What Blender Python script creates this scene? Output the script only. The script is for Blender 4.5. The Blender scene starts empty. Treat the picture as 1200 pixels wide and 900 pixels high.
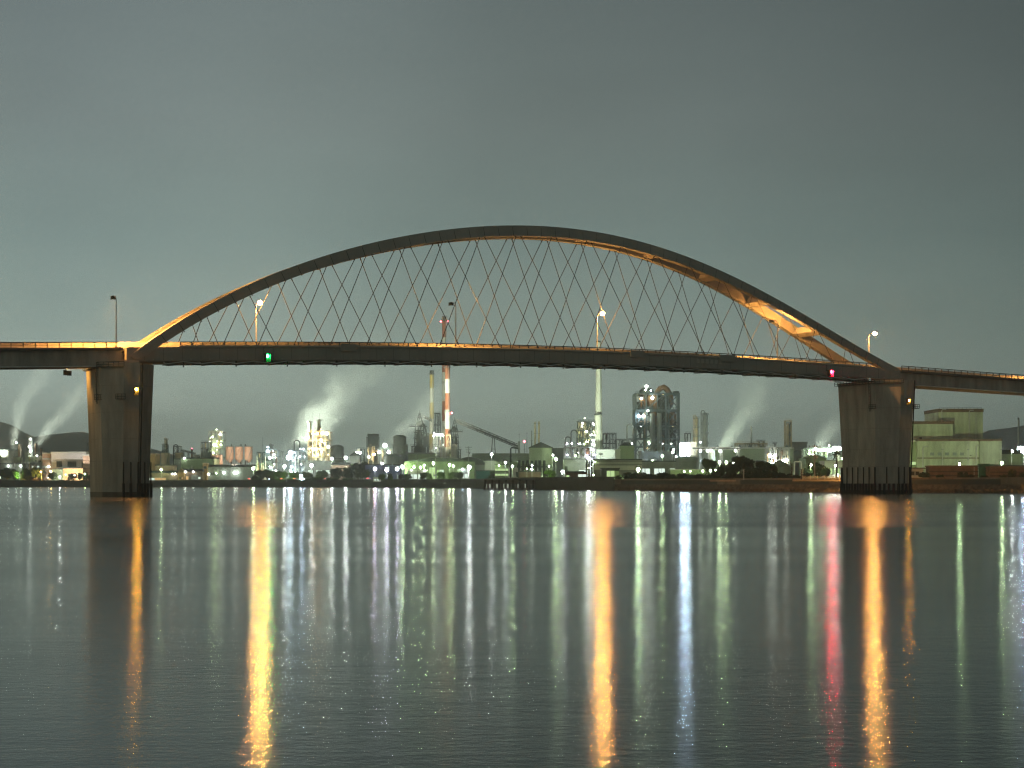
import bpy, math, random
from mathutils import Vector, Matrix

# ------------------------------------------------------------------ camera, sky, exposure
S = bpy.context.scene
C = S.collection
F, H, HZ = 1845.0, 2.9, 567.0            # focal length in photo pixels, eye height, horizon row
cd = bpy.data.cameras.new('camera')
cam = bpy.data.objects.new('camera', cd)
C.objects.link(cam)
cam.location = (0, 0, H)
cam.rotation_euler = (math.radians(90), 0, 0)
cd.sensor_width = 36
cd.lens = F * 36 / 1200
cd.shift_y = (HZ - 450) / 1200
cd.clip_start, cd.clip_end = 0.5, 30000
S.camera = cam

W = bpy.data.worlds.new('World')
S.world = W
W.use_nodes = True
wn, wl = W.node_tree.nodes, W.node_tree.links
wn.clear()


def N(nt, t, **kw):
    n = nt.nodes.new(t)
    for k, v in kw.items():
        if k == 'inp':
            for kk, vv in v.items():
                n.inputs[kk].default_value = vv
        else:
            setattr(n, k, v)
    return n


def ramp(nt, stops, interp='LINEAR'):
    r = nt.nodes.new('ShaderNodeValToRGB')
    r.color_ramp.interpolation = interp
    e = r.color_ramp.elements
    while len(e) < len(stops):
        e.new(0.5)
    for el, (p, c) in zip(e, stops):
        el.position = p
        el.color = (c[0], c[1], c[2], 1)
    return r


wt = W.node_tree
tc = N(wt, 'ShaderNodeTexCoord')
sx = N(wt, 'ShaderNodeSeparateXYZ')
wl.new(tc.outputs['Generated'], sx.inputs[0])
# night sky over a town: city glow low over the water, dark overhead
el = ramp(wt, [(0.0, (.40, .495, .42)), (.05, (.37, .46, .395)), (.10, (.256, .335, .298)), (.15, (.188, .254, .236)),
               (.22, (.154, .194, .186)), (.30, (.122, .154, .153)), (.50, (.05, .065, .07)), (1.0, (.02, .026, .03))])
wl.new(sx.outputs['Z'], el.inputs[0])
az = N(wt, 'ShaderNodeMapRange', inp={'From Min': -1.0, 'From Max': 1.0, 'To Min': 0, 'To Max': 1})
wl.new(sx.outputs['X'], az.inputs['Value'])
azr = ramp(wt, [(0.0, (2.7, 2.0, 1.35)), (.20, (1.9, 1.55, 1.15)), (.335, (.95, .94, .95)), (.36, (.92, .92, .95)), (.42, (1.02, 1.01, 1.02)), (.50, (1, 1, 1)), (.56, (.92, .92, .925)), (.66, (.62, .635, .64)), (1, (.3, .3, .3))])  # far left, out of view, raised as an added warm fill on the piers
wl.new(az.outputs[0], azr.inputs[0])
bk = N(wt, 'ShaderNodeMapRange', inp={'From Min': -.3, 'From Max': .7, 'To Min': 1.15, 'To Max': 1})  # sky behind the camera raised as fill for the fascia
wl.new(sx.outputs['Y'], bk.inputs['Value'])
mx = N(wt, 'ShaderNodeMix', data_type='RGBA', blend_type='MULTIPLY')
mx.inputs[0].default_value = 1
wl.new(el.outputs[0], mx.inputs[6])
wl.new(azr.outputs[0], mx.inputs[7])
# faint thin cloud
cn = N(wt, 'ShaderNodeTexNoise', inp={'Scale': 5.0, 'Detail': 3.0, 'Roughness': .5})
cmap = N(wt, 'ShaderNodeMapping', inp={'Scale': (1, 1, 3)})
wl.new(tc.outputs['Generated'], cmap.inputs[0])
wl.new(cmap.outputs[0], cn.inputs['Vector'])
cr = N(wt, 'ShaderNodeMapRange', inp={'From Min': .3, 'From Max': .7, 'To Min': .95, 'To Max': 1.05})
wl.new(cn.outputs[0], cr.inputs['Value'])
# moonlit thin cloud high on the left
vd = N(wt, 'ShaderNodeVectorMath', operation='DOT_PRODUCT')
wl.new(tc.outputs['Generated'], vd.inputs[0])
vd.inputs[1].default_value = Vector((-.345, .895, .285)).normalized()
gl = N(wt, 'ShaderNodeMapRange', interpolation_type='SMOOTHERSTEP', inp={'From Min': .925, 'From Max': 1.0, 'To Min': 1.0, 'To Max': 1.4})
wl.new(vd.outputs['Value'], gl.inputs['Value'])
m0 = N(wt, 'ShaderNodeMath', operation='MULTIPLY')
wl.new(cr.outputs[0], m0.inputs[0])
wl.new(gl.outputs[0], m0.inputs[1])
m2 = N(wt, 'ShaderNodeMath', operation='MULTIPLY')
wl.new(bk.outputs[0], m2.inputs[0])
wl.new(m0.outputs[0], m2.inputs[1])
bg = N(wt, 'ShaderNodeBackground')
wl.new(mx.outputs[2], bg.inputs[0])
wl.new(m2.outputs[0], bg.inputs[1])
wo = N(wt, 'ShaderNodeOutputWorld')
wl.new(bg.outputs[0], wo.inputs[0])

S.view_settings.view_transform = 'Standard'
S.view_settings.look = 'None'
S.view_settings.exposure = 0
S.view_settings.gamma = 1
S.render.engine = 'CYCLES'
cy = S.cycles
cy.use_denoising = True
cy.denoising_prefilter = 'FAST'
cy.use_adaptive_sampling = False
cy.max_bounces = 6
cy.diffuse_bounces = 2
cy.glossy_bounces = 3
cy.transmission_bounces = 4
cy.volume_bounces = 0
cy.transparent_max_bounces = 12
cy.sample_clamp_indirect = 3
cy.sample_clamp_direct = 160
cy.use_guiding = True
cy.use_surface_guiding = True
cy.use_volume_guiding = False
cy.surface_guiding_probability = .6
cy.guiding_training_samples = 64
cy.caustics_reflective = False
cy.caustics_refractive = False
cy.use_light_tree = True
cy.filter_width = 1.15
cy.volume_step_rate = 1.0
cy.volume_max_steps = 128

random.seed(7)
PI = math.pi
GZ = 4.4                                   # level of the made ground


def X(px, D): return (px - 600) * D / F
def Z(py, D): return H + (HZ - py) * D / F


# ------------------------------------------------------------------ materials
MATS = {}


def mat(name, col, rough=.7, var=.25, scale=.3, metal=0.0, streak=0.0, bump=0.0, spec=.3):
    if name in MATS:
        return MATS[name]
    m = bpy.data.materials.new(name)
    m.use_nodes = True
    nt = m.node_tree
    b = nt.nodes['Principled BSDF']
    b.inputs['Roughness'].default_value = rough
    b.inputs['Metallic'].default_value = metal
    b.inputs['Specular IOR Level'].default_value = spec
    t = N(nt, 'ShaderNodeTexCoord')
    mp = N(nt, 'ShaderNodeMapping')
    if streak:
        mp.inputs['Scale'].default_value = (1, 1, 1 - streak)
    nt.links.new(t.outputs['Object'], mp.inputs[0])
    n = N(nt, 'ShaderNodeTexNoise', inp={'Scale': scale, 'Detail': 6.0, 'Roughness': .65})
    nt.links.new(mp.outputs[0], n.inputs['Vector'])
    lo = tuple(c * (1 - var) for c in col)
    hi = tuple(min(1, c * (1 + var)) for c in col)
    r = ramp(nt, [(.3, lo), (.7, hi)])
    nt.links.new(n.outputs[0], r.inputs[0])
    nt.links.new(r.outputs[0], b.inputs['Base Color'])
    if bump:
        bn = N(nt, 'ShaderNodeBump', inp={'Strength': bump, 'Distance': .1})
        nt.links.new(n.outputs[0], bn.inputs['Height'])
        nt.links.new(bn.outputs[0], b.inputs['Normal'])
    MATS[name] = m
    return m


def glow(name, col, strength):
    if name in MATS:
        return MATS[name]
    m = bpy.data.materials.new(name)
    m.use_nodes = True
    nt = m.node_tree
    nt.nodes.clear()
    e = N(nt, 'ShaderNodeEmission', inp={'Color': (*col, 1), 'Strength': strength})
    o = N(nt, 'ShaderNodeOutputMaterial')
    nt.links.new(e.outputs[0], o.inputs[0])
    MATS[name] = m
    return m


M_steel = mat('bridge_paint', (.30, .285, .25), .6, .16, .12, streak=.4, spec=.3)
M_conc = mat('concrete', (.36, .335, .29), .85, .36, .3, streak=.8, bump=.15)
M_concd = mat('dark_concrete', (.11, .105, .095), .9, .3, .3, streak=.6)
M_rubber = mat('black_rubber', (.02, .02, .02), .7, .3, 1)
M_galv = mat('galvanised_steel', (.42, .42, .40), .45, .12, 1.2, metal=.3)
M_asph = mat('asphalt', (.05, .05, .05), .85, .2, .6)
M_wire = mat('dark_cable', (.045, .045, .043), .6, .15, .5)
M_rail = mat('rail_paint', (.40, .37, .32), .5, .12, .5)
M_plate = mat('light_plate', (.55, .57, .55), .5, .2, .6)
M_ground = mat('yard_ground', (.09, .09, .08), .9, .35, .02)
M_sea = mat('seawall_concrete', (.08, .08, .075), .9, .4, .12, streak=.3, bump=.3)
M_rock = mat('shore_rock', (.13, .10, .075), .95, .6, .8, bump=.8)
M_shore = mat('shore_concrete', (.24, .19, .14), .9, .35, .2, streak=.4)
M_green = mat('green_cladding', (.27, .33, .20), .7, .18, .12, streak=.8)
M_pale = mat('pale_cladding', (.48, .48, .42), .7, .15, .15, streak=.8)
M_white = mat('white_cladding', (.68, .64, .60), .7, .1, .1, streak=.8)
M_grey = mat('grey_cladding', (.22, .23, .21), .7, .2, .15, streak=.8)
M_dark = mat('dark_roof', (.045, .05, .048), .75, .3, .15)
M_hull = mat('sooty_steel', (.07, .08, .075), .75, .4, .15, streak=.5)
M_frame = mat('frame_steel', (.20, .23, .22), .6, .25, .2)
M_rust = mat('rusty_steel', (.25, .14, .07), .8, .45, .3, streak=.5)
M_tank = mat('tank_paint', (.52, .50, .42), .55, .16, .2, streak=.7)
M_tankg = mat('grey_tank_paint', (.26, .28, .25), .6, .25, .2, streak=.7)
M_cream = mat('cream_vessel', (.52, .43, .26), .6, .25, .25, streak=.6)
M_pink = mat('salmon_paint', (.62, .42, .30), .65, .15, .2, streak=.7)
M_red = mat('chimney_red', (.36, .14, .075), .75, .22, .1, streak=.6)
M_yel = mat('chimney_ochre', (.50, .40, .15), .75, .2, .1, streak=.6)
M_wht = mat('chimney_white', (.62, .63, .54), .75, .14, .1, streak=.6)
M_conv = mat('conveyor_steel', (.07, .075, .07), .7, .3, .2)
M_pole = mat('pole_concrete', (.25, .25, .23), .8, .2, .5)
M_trunk = mat('bark', (.08, .06, .045), .95, .35, 2)
M_leaf = mat('foliage', (.055, .085, .03), .8, .5, .6, spec=.2)
M_leafd = mat('dark_foliage', (.04, .055, .025), .85, .5, .5, spec=.2)
M_palm = mat('palm_frond', (.06, .08, .03), .8, .4, 1)
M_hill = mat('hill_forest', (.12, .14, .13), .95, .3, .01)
M_brick = mat('brown_block', (.15, .10, .07), .85, .35, .4)
M_orange = mat('orange_render', (.52, .30, .13), .8, .2, .3)
M_blue = mat('blue_sheet', (.16, .20, .34), .6, .2, .3, streak=.7)
M_teal = mat('teal_netting', (.03, .12, .09), .8, .3, .5)
M_car = mat('car_paint', (.35, .35, .36), .35, .05, .5, spec=.5)
M_carw = mat('white_car_paint', (.7, .7, .7), .35, .05, .5, spec=.5)
M_glass = mat('dark_glass', (.02, .025, .03), .1, .1, 1, spec=.6)

L_sod = glow('sodium_lamp', (1.0, .43, .10), 1500)
L_sodn = glow('sodium_lamp_hooded', (1.0, .44, .10), 15000)
L_sodb = glow('sodium_lamp_new', (1.0, .42, .09), 40000)  # strength raised to light the left foot of the far rib
L_green = glow('green_lamp', (.01, 1.0, .12), 170)
L_redn = glow('red_lamp', (1.0, .012, .035), 2200)
L_amb = glow('amber_lamp', (1.0, .46, .04), 300)
L_w = glow('white_flood', (.88, 1.0, .86), 44)
L_m = glow('mercury_lamp', (.74, 1.0, .50), 44)
L_o = glow('orange_flood', (1.0, .62, .30), 40)
L_b = glow('blue_white_flood', (.68, .84, 1.0), 56)
L_v = glow('violet_white_flood', (.78, .76, 1.0), 56)
L_r = glow('aviation_red', (1.0, .12, .16), 14)
L_tail = glow('tail_light', (1.0, .08, .05), 14)
L_winw = glow('lit_window_white', (.85, 1.0, .88), 1.1)
L_wino = glow('lit_window_amber', (1.0, .62, .25), .8)
L_wing = glow('lit_window_green', (.72, 1.0, .45), .75)
# the strong lamps
L_W = glow('white_floodlight_bank', (.88, 1.0, .90), 602)
L_M = glow('mercury_floodlight_bank', (.68, 1.0, .48), 602)
L_B = glow('blue_white_floodlight_bank', (.62, .83, 1.0), 824)


# ------------------------------------------------------------------ mesh builder
class MB:
    def __init__(s):
        s.v, s.f, s.m = [], [], []

    def _add(s, vs, fs, mi=0):
        o = len(s.v)
        s.v += [tuple(p) for p in vs]
        s.f += [tuple(i + o for i in f) for f in fs]
        s.m += [mi] * len(fs)
        return s

    def box(s, x0, x1, y0, y1, z0, z1, mi=0):
        vs = [(x0, y0, z0), (x1, y0, z0), (x1, y1, z0), (x0, y1, z0), (x0, y0, z1), (x1, y0, z1), (x1, y1, z1), (x0, y1, z1)]
        return s._add(vs, [(0, 3, 2, 1), (4, 5, 6, 7), (0, 1, 5, 4), (1, 2, 6, 5), (2, 3, 7, 6), (3, 0, 4, 7)], mi)

    def bar(s, a, b, w, h=None, mi=0):
        h = h or w
        a, b = Vector(a), Vector(b)
        d = (b - a).normalized()
        up = Vector((0, 0, 1)) if abs(d.z) < .99 else Vector((0, 1, 0))
        r = d.cross(up).normalized() * w / 2
        u = r.cross(d).normalized() * h / 2
        vs = [p + sx * r + sz * u for p in (a, b) for sx, sz in ((-1, -1), (1, -1), (1, 1), (-1, 1))]
        return s._add(vs, [(0, 3, 2, 1), (4, 5, 6, 7), (0, 1, 5, 4), (1, 2, 6, 5), (2, 3, 7, 6), (3, 0, 4, 7)][0:2] + [(0, 1, 5, 4), (1, 2, 6, 5), (2, 3, 7, 6), (3, 0, 4, 7)], mi)

    def cyl(s, a, b, r0, r1=None, n=10, mi=0):
        return s.tube([a, b], [r0, r0 if r1 is None else r1], n, mi)

    def tube(s, pts, r, n=8, mi=0):
        pts = [Vector(p) for p in pts]
        if not isinstance(r, (list, tuple)):
            r = [r] * len(pts)
        vs = []
        ref = None
        for i, p in enumerate(pts):
            d = (pts[min(i + 1, len(pts) - 1)] - pts[max(i - 1, 0)]).normalized()
            if ref is None:
                ref = Vector((1, 0, 0)) if abs(d.x) < .9 else Vector((0, 1, 0))
            e1 = (ref - d * ref.dot(d)).normalized()
            ref = e1
            e2 = d.cross(e1)
            for k in range(n):
                t = 2 * PI * k / n
                vs.append(p + (e1 * math.cos(t) + e2 * math.sin(t)) * r[i])
        fs = []
        for i in range(len(pts) - 1):
            for k in range(n):
                a, b = i * n + k, i * n + (k + 1) % n
                fs.append((a, b, b + n, a + n))
        fs.append(tuple(range(n - 1, -1, -1)))
        fs.append(tuple(range((len(pts) - 1) * n, len(pts) * n)))
        return s._add(vs, fs, mi)

    def rev(s, prof, n=20, cx=0, cy=0, mis=None):
        """prof: list of (radius, z) from bottom to top"""
        vs = []
        for r, z in prof:
            for k in range(n):
                t = 2 * PI * k / n
                vs.append((cx + r * math.cos(t), cy + r * math.sin(t), z))
        o = len(s.v)
        s.v += vs
        for i in range(len(prof) - 1):
            for k in range(n):
                a, b = o + i * n + k, o + i * n + (k + 1) % n
                s.f.append((a, b, b + n, a + n))
                s.m.append(mis[i] if mis else 0)
        s.f.append(tuple(o + k for k in range(n - 1, -1, -1)))
        s.m.append(mis[0] if mis else 0)
        s.f.append(tuple(o + (len(prof) - 1) * n + k for k in range(n)))
        s.m.append(mis[-1] if mis else 0)
        return s

    def prism(s, poly, y0, y1, mi=0):
        """poly in (x, z), extruded along y"""
        n = len(poly)
        vs = [(x, y0, z) for x, z in poly] + [(x, y1, z) for x, z in poly]
        fs = [tuple(range(n)), tuple(range(2 * n - 1, n - 1, -1))]
        fs += [(i, i + n, (i + 1) % n + n, (i + 1) % n) for i in range(n)]
        return s._add(vs, fs, mi)

    def sphere(s, c, rx, ry, rz, n=10, m=6, mi=0):
        prof = []
        vs, fs = [], []
        for i in range(m + 1):
            a = -PI / 2 + PI * i / m
            for k in range(n):
                t = 2 * PI * k / n
                vs.append((c[0] + rx * math.cos(a) * math.cos(t), c[1] + ry * math.cos(a) * math.sin(t), c[2] + rz * math.sin(a)))
        for i in range(m):
            for k in range(n):
                a, b = i * n + k, i * n + (k + 1) % n
                fs.append((a, b, b + n, a + n))
        return s._add(vs, fs, mi)

    def build(s, name, mats, parent=None, smooth=False, loc=None):
        me = bpy.data.meshes.new(name)
        me.from_pydata(s.v, [], s.f)
        for mm in (mats if isinstance(mats, (list, tuple)) else [mats]):
            me.materials.append(mm)
        if any(s.m):
            me.polygons.foreach_set('material_index', s.m)
        if smooth:
            me.polygons.foreach_set('use_smooth', [True] * len(me.polygons))
            try:
                me.set_sharp_from_angle(angle=math.radians(40))
            except Exception:
                pass
        me.update()
        o = bpy.data.objects.new(name, me)
        C.objects.link(o)
        if parent:
            o.parent = parent
        if loc:
            o.location = loc
        return o


def tag(o, label, cat, group=None):
    o['label'] = label
    o['category'] = cat
    if group:
        o['group'] = group
    return o


def thing(name, label, cat, loc, rz=0, group=None):
    o = bpy.data.objects.new(name, None)
    C.objects.link(o)
    o.location = loc
    o.rotation_euler.z = rz
    return tag(o, label, cat, group)


def at(px, D, z=GZ):
    return (X(px, D), D, z)


def structure(o):
    o['kind'] = 'structure'
    return o


# a lamp globe shared by every lamp of one colour
GLOBES = {}
PHI = (1 + 5 ** .5) / 2


def globe(parent, loc, m, r, name='lamp'):
    if m.name not in GLOBES:
        b = MB()
        b.sphere((0, 0, 0), 1, 1, 1, 6, 4)
        me = bpy.data.meshes.new('lamp')
        me.from_pydata(b.v, [], b.f)
        me.materials.append(m)
        GLOBES[m.name] = me
    o = bpy.data.objects.new(name, GLOBES[m.name])
    C.objects.link(o)
    o.parent = parent
    o.location = loc
    r *= .62 if m.name[:9] not in ('green_lam', 'red_lamp', 'amber_lam') else 1
    o.scale = (r, r, r)
    return o


# ------------------------------------------------------------------ water, ground, hills
def water_material():
    m = bpy.data.materials.new('harbour_water')
    m.use_nodes = True
    nt = m.node_tree
    b = nt.nodes['Principled BSDF']
    b.inputs['Base Color'].default_value = (.010, .017, .017, 1)
    b.inputs['IOR'].default_value = 1.33
    b.inputs['Specular IOR Level'].default_value = .5
    g = N(nt, 'ShaderNodeNewGeometry')
    sp = N(nt, 'ShaderNodeSeparateXYZ')
    nt.links.new(g.outputs['Position'], sp.inputs[0])
    # a rougher wake band crossing the channel in front of the piers
    wv = N(nt, 'ShaderNodeTexNoise', inp={'Scale': .012, 'Detail': 2.0})
    nt.links.new(g.outputs['Position'], wv.inputs['Vector'])
    wo_ = N(nt, 'ShaderNodeMath', operation='MULTIPLY_ADD', inp={1: 14.0, 2: -7.0})
    nt.links.new(wv.outputs[0], wo_.inputs[0])
    yy = N(nt, 'ShaderNodeMath', operation='ADD')
    nt.links.new(sp.outputs['Y'], yy.inputs[0])
    nt.links.new(wo_.outputs[0], yy.inputs[1])
    band = N(nt, 'ShaderNodeMapRange', interpolation_type='SMOOTHSTEP', inp={'From Min': 102.0, 'From Max': 109.0, 'To Min': 0, 'To Max': 1})
    nt.links.new(yy.outputs[0], band.inputs['Value'])
    bandf = N(nt, 'ShaderNodeMapRange', interpolation_type='SMOOTHSTEP', inp={'From Min': 190.0, 'From Max': 330.0, 'To Min': 1, 'To Max': 0})
    nt.links.new(yy.outputs[0], bandf.inputs['Value'])
    bm = N(nt, 'ShaderNodeMath', operation='MULTIPLY')
    nt.links.new(band.outputs[0], bm.inputs[0])
    nt.links.new(bandf.outputs[0], bm.inputs[1])
    # patches of breeze
    mp0 = N(nt, 'ShaderNodeMapping', inp={'Scale': (.02, .07, 1)})
    nt.links.new(g.outputs['Position'], mp0.inputs[0])
    n0 = N(nt, 'ShaderNodeTexNoise', inp={'Scale': 1.0, 'Detail': 4.0})
    nt.links.new(mp0.outputs[0], n0.inputs['Vector'])
    r0 = N(nt, 'ShaderNodeMapRange', inp={'From Min': .3, 'From Max': .7, 'To Min': .105, 'To Max': .14})
    nt.links.new(n0.outputs[0], r0.inputs['Value'])
    ra = N(nt, 'ShaderNodeMath', operation='MULTIPLY_ADD', inp={1: .065})
    nt.links.new(bm.outputs[0], ra.inputs[0])
    nt.links.new(r0.outputs[0], ra.inputs[2])
    nt.links.new(ra.outputs[0], b.inputs['Roughness'])
    an = N(nt, 'ShaderNodeMath', operation='MULTIPLY_ADD', inp={1: -.55, 2: .80})
    nt.links.new(bm.outputs[0], an.inputs[0])
    nt.links.new(an.outputs[0], b.inputs['Anisotropic'])
    tg = N(nt, 'ShaderNodeCombineXYZ', inp={'X': 0.0, 'Y': 1.0, 'Z': 0.0})
    nt.links.new(tg.outputs[0], b.inputs['Tangent'])
    # ripples
    mp = N(nt, 'ShaderNodeMapping', inp={'Scale': (.62, 2.1, 1)})
    nt.links.new(g.outputs['Position'], mp.inputs[0])
    n1 = N(nt, 'ShaderNodeTexNoise', inp={'Scale': 1.6, 'Detail': 5.0, 'Roughness': .58, 'Distortion': .3})
    nt.links.new(mp.outputs[0], n1.inputs['Vector'])
    n2 = N(nt, 'ShaderNodeTexNoise', inp={'Scale': .35, 'Detail': 2.0})
    nt.links.new(mp.outputs[0], n2.inputs['Vector'])
    b1 = N(nt, 'ShaderNodeBump', inp={'Strength': 1.0, 'Distance': .0055})
    nt.links.new(n1.outputs[0], b1.inputs['Height'])
    b2 = N(nt, 'ShaderNodeBump', inp={'Strength': 1.0, 'Distance': .008})
    nt.links.new(n2.outputs[0], b2.inputs['Height'])
    nt.links.new(b1.outputs[0], b2.inputs['Normal'])
    n3 = N(nt, 'ShaderNodeTexNoise', inp={'Scale': 5.0, 'Detail': 3.0, 'Roughness': .6})
    nt.links.new(g.outputs['Position'], n3.inputs['Vector'])
    fd = N(nt, 'ShaderNodeMapRange', inp={'From Min': 15.0, 'From Max': 110.0, 'To Min': .006, 'To Max': .003})
    nt.links.new(sp.outputs['Y'], fd.inputs['Value'])
    b3 = N(nt, 'ShaderNodeBump', inp={'Strength': 1.0})
    nt.links.new(fd.outputs[0], b3.inputs['Distance'])
    nt.links.new(n3.outputs[0], b3.inputs['Height'])
    nt.links.new(b2.outputs[0], b3.inputs['Normal'])
    n4 = N(nt, 'ShaderNodeTexNoise', inp={'Scale': 1.3, 'Detail': 4.0, 'Roughness': .6})
    nt.links.new(g.outputs['Position'], n4.inputs['Vector'])
    fd4 = N(nt, 'ShaderNodeMapRange', inp={'From Min': 18.0, 'From Max': 60.0, 'To Min': .001, 'To Max': .016})
    nt.links.new(sp.outputs['Y'], fd4.inputs['Value'])
    b4 = N(nt, 'ShaderNodeBump', inp={'Strength': 1.0})
    nt.links.new(fd4.outputs[0], b4.inputs['Distance'])
    nt.links.new(n4.outputs[0], b4.inputs['Height'])
    nt.links.new(b3.outputs[0], b4.inputs['Normal'])
    nt.links.new(b4.outputs[0], b.inputs['Normal'])
    return m


mb = MB()
mb._add([(-5000, -120, 0), (5000, -120, 0), (5000, 6000, 0), (-5000, 6000, 0)], [(0, 1, 2, 3)])
structure(mb.build('water', water_material()))

SHORE = [(-700, 1430), (-60, 1420), (200, 1380), (400, 1250), (540, 1040), (566, 960), (600, 800), (720, 690), (850, 605), (990, 548), (1200, 492), (1500, 440), (1900, 400)]


def shoreD(px):
    for (a, da), (b, db) in zip(SHORE, SHORE[1:]):
        if a <= px <= b:
            return da + (db - da) * (px - a) / (b - a)
    return SHORE[0][1] if px < 0 else SHORE[-1][1]


edge = []
for p, D in SHORE:
    d2 = D + (6.6 if p >= 720 else .6)
    edge.append((X(p, d2), d2))
    if p == 720:
        edge.insert(-1, (X(p - .01, D + .6), D + .6))
poly = edge + [(4000, 400), (4000, 5900), (-4800, 5900), (-4800, 1430)]
mb = MB()
n = len(poly)
mb._add([(x, y, GZ) for x, y in poly] + [(x, y, -2) for x, y in poly], [tuple(range(n))] + [(i, (i + 1) % n, (i + 1) % n + n, i + n) for i in range(n)])
structure(mb.build('ground', M_ground))


def hill(name, D, pts, depth):
    """ridge profile given in photo columns, a long rounded ridge with its own depth"""
    mbh = MB()
    vs, fs = [], []
    m = 9
    for px, py in pts:
        zt = Z(py, D)
        for j in range(m):
            t = -1 + 2 * j / (m - 1)
            hh = zt * max(0, 1 - t * t) ** .8 + random.uniform(-4, 4) * (1 - t * t)
            vs.append((X(px, D), D + t * depth, GZ - 1 + max(0, hh)))
    for i in range(len(pts) - 1):
        for j in range(m - 1):
            a = i * m + j
            fs.append((a, a + m, a + m + 1, a + 1))
    mbh._add(vs, fs)
    return structure(mbh.build(name, M_hill, smooth=True))


hp = [(p, 500 + 14 * math.sin(p * .03) + 3 * math.sin(p * .13) + (6 if p > 40 else 0)) for p in range(-260, 10, 10)]
hp += [(p, q) for p, q in [(12, 505), (22, 512), (35, 517), (48, 516), (60, 513), (72, 510), (85, 508.5), (98, 509), (110, 511), (125, 514), (140, 518), (160, 523), (185, 530), (215, 539), (250, 548), (300, 558)]]
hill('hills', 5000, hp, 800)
hp = [(1080, 560), (1110, 548), (1135, 530), (1150, 517), (1160, 511), (1172, 506), (1182, 502), (1190, 501), (1200, 502), (1215, 505), (1235, 503), (1260, 508), (1290, 520), (1330, 540), (1360, 560)]
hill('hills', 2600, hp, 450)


# --------------------------- the long shore walls
def strip_wall(name, label, cat, pxs, z0, z1, thick, m, back=0.0, kind=None, lean=0.0):
    b = MB()
    vs, fs = [], []
    for px in pxs:
        D = shoreD(px) + back
        x = X(px, D)
        vs += [(x, D, z0), (x, D + lean, z1), (x, D + lean + thick, z1), (x, D + lean + thick, z0)]
    for i in range(len(pxs) - 1):
        for j in range(4):
            a, c = i * 4 + j, i * 4 + (j + 1) % 4
            fs.append((a, a + 4, c + 4, c))
    fs += [(0, 1, 2, 3), tuple(len(vs) - 4 + k for k in (3, 2, 1, 0))]
    b._add(vs, fs)
    o = b.build(name, m)
    if kind:
        o['kind'] = kind
    else:
        tag(o, label, cat)
    return o


seawall = strip_wall('seawall', 'long dark concrete seawall along the left and middle shore', 'seawall',
                     [-700, -60, 100, 200, 300, 400, 470, 540, 566, 600, 660, 720], -1, 6.1, 1.2, M_sea, 0, lean=1.5)
RPX = [720, 740, 760, 780, 800, 825, 850, 875, 900, 922, 945, 967, 990, 1025, 1060, 1090, 1120, 1160, 1200, 1275, 1350, 1500, 1900]
strip_wall('riverbank', '', '', RPX, -.5, 2.7, 3.2, M_rock, 0, 'structure', lean=3.4)
strip_wall('shore_wall', 'low brown concrete wall along the right shore above the boulders', 'retaining wall', RPX, 2.0, 5.0, .7, M_shore, 6.0)

# boulders along the right-hand waterline: one loose mass
rb = MB()
for px in range(725, 1290, 1):
    for k in range(3):
        D = shoreD(px) + random.uniform(-1, 3.5)
        x = X(px + random.random(), D)
        r = random.uniform(.3, .95)
        vs = []
        for a in range(6):
            t = a * PI / 3 + random.random() * .5
            vs.append((x + r * math.cos(t) * random.uniform(.7, 1.3), D + r * math.sin(t), -.2))
        zt = random.uniform(.3, 1.5)
        vs += [(vs[a][0] * .55 + x * .45, vs[a][1] * .55 + D * .45, zt * random.uniform(.7, 1)) for a in range(6)]
        rb._add(vs, [(a, (a + 1) % 6, (a + 1) % 6 + 6, a + 6) for a in range(6)] + [(6, 7, 8, 9, 10, 11)])
o = rb.build('boulders', M_rock)
o['kind'] = 'stuff'

# the night haze over the harbour: one closed box of even, thin mist
hm = bpy.data.materials.new('haze')
hm.use_nodes = True
hm.node_tree.nodes.clear()
hv_ = N(hm.node_tree, 'ShaderNodeVolumePrincipled', inp={'Color': (.92, .95, .92, 1), 'Density': .00018, 'Anisotropy': .6})
ho_ = N(hm.node_tree, 'ShaderNodeOutputMaterial')
hm.node_tree.links.new(hv_.outputs[0], ho_.inputs['Volume'])
mb = MB()
mb.box(-5200, 5200, -200, 6200, -4, 215)
o = mb.build('haze', hm)
o['kind'] = 'stuff'

# ------------------------------------------------------------------ the bridge
BO = (13.14, 410.0, 0.0)
BA = math.radians(28.06)
RW = 14.0                      # spacing of the arch ribs at the deck
UE = 110.5                     # springing


def zr(u): return 38.666 + .01255 * u - 2.0415e-4 * u * u - 4.2e-8 * u ** 3 + 2.13e-9 * u ** 4      # top of the railing
def za(u): return 70.395 + .00909 * u - 3.049e-3 * u * u - 5.39e-6 * u ** 3 + 1.892e-8 * u ** 4 + 4.955e-10 * u ** 5         # top of the arch rib


bridge = thing('arch_bridge', 'large steel arch bridge with a net of crossing cables spanning the channel', 'bridge', BO, BA)


def vrib(side, z):
    t = (z - 36) / 34.6
    return (5.0 * t) if side == 0 else (RW - 5.0 * t)


def sweep(sections, closed_ends=True):
    b = MB()
    n = len(sections[0])
    vs = [p for s_ in sections for p in s_]
    fs = []
    for i in range(len(sections) - 1):
        for k in range(n):
            a, c = i * n + k, i * n + (k + 1) % n
            fs.append((a, a + n, c + n, c))
    fs.append(tuple(range(n)))
    fs.append(tuple(len(vs) - 1 - k for k in range(n)))
    b._add(vs, fs)
    return b


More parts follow.
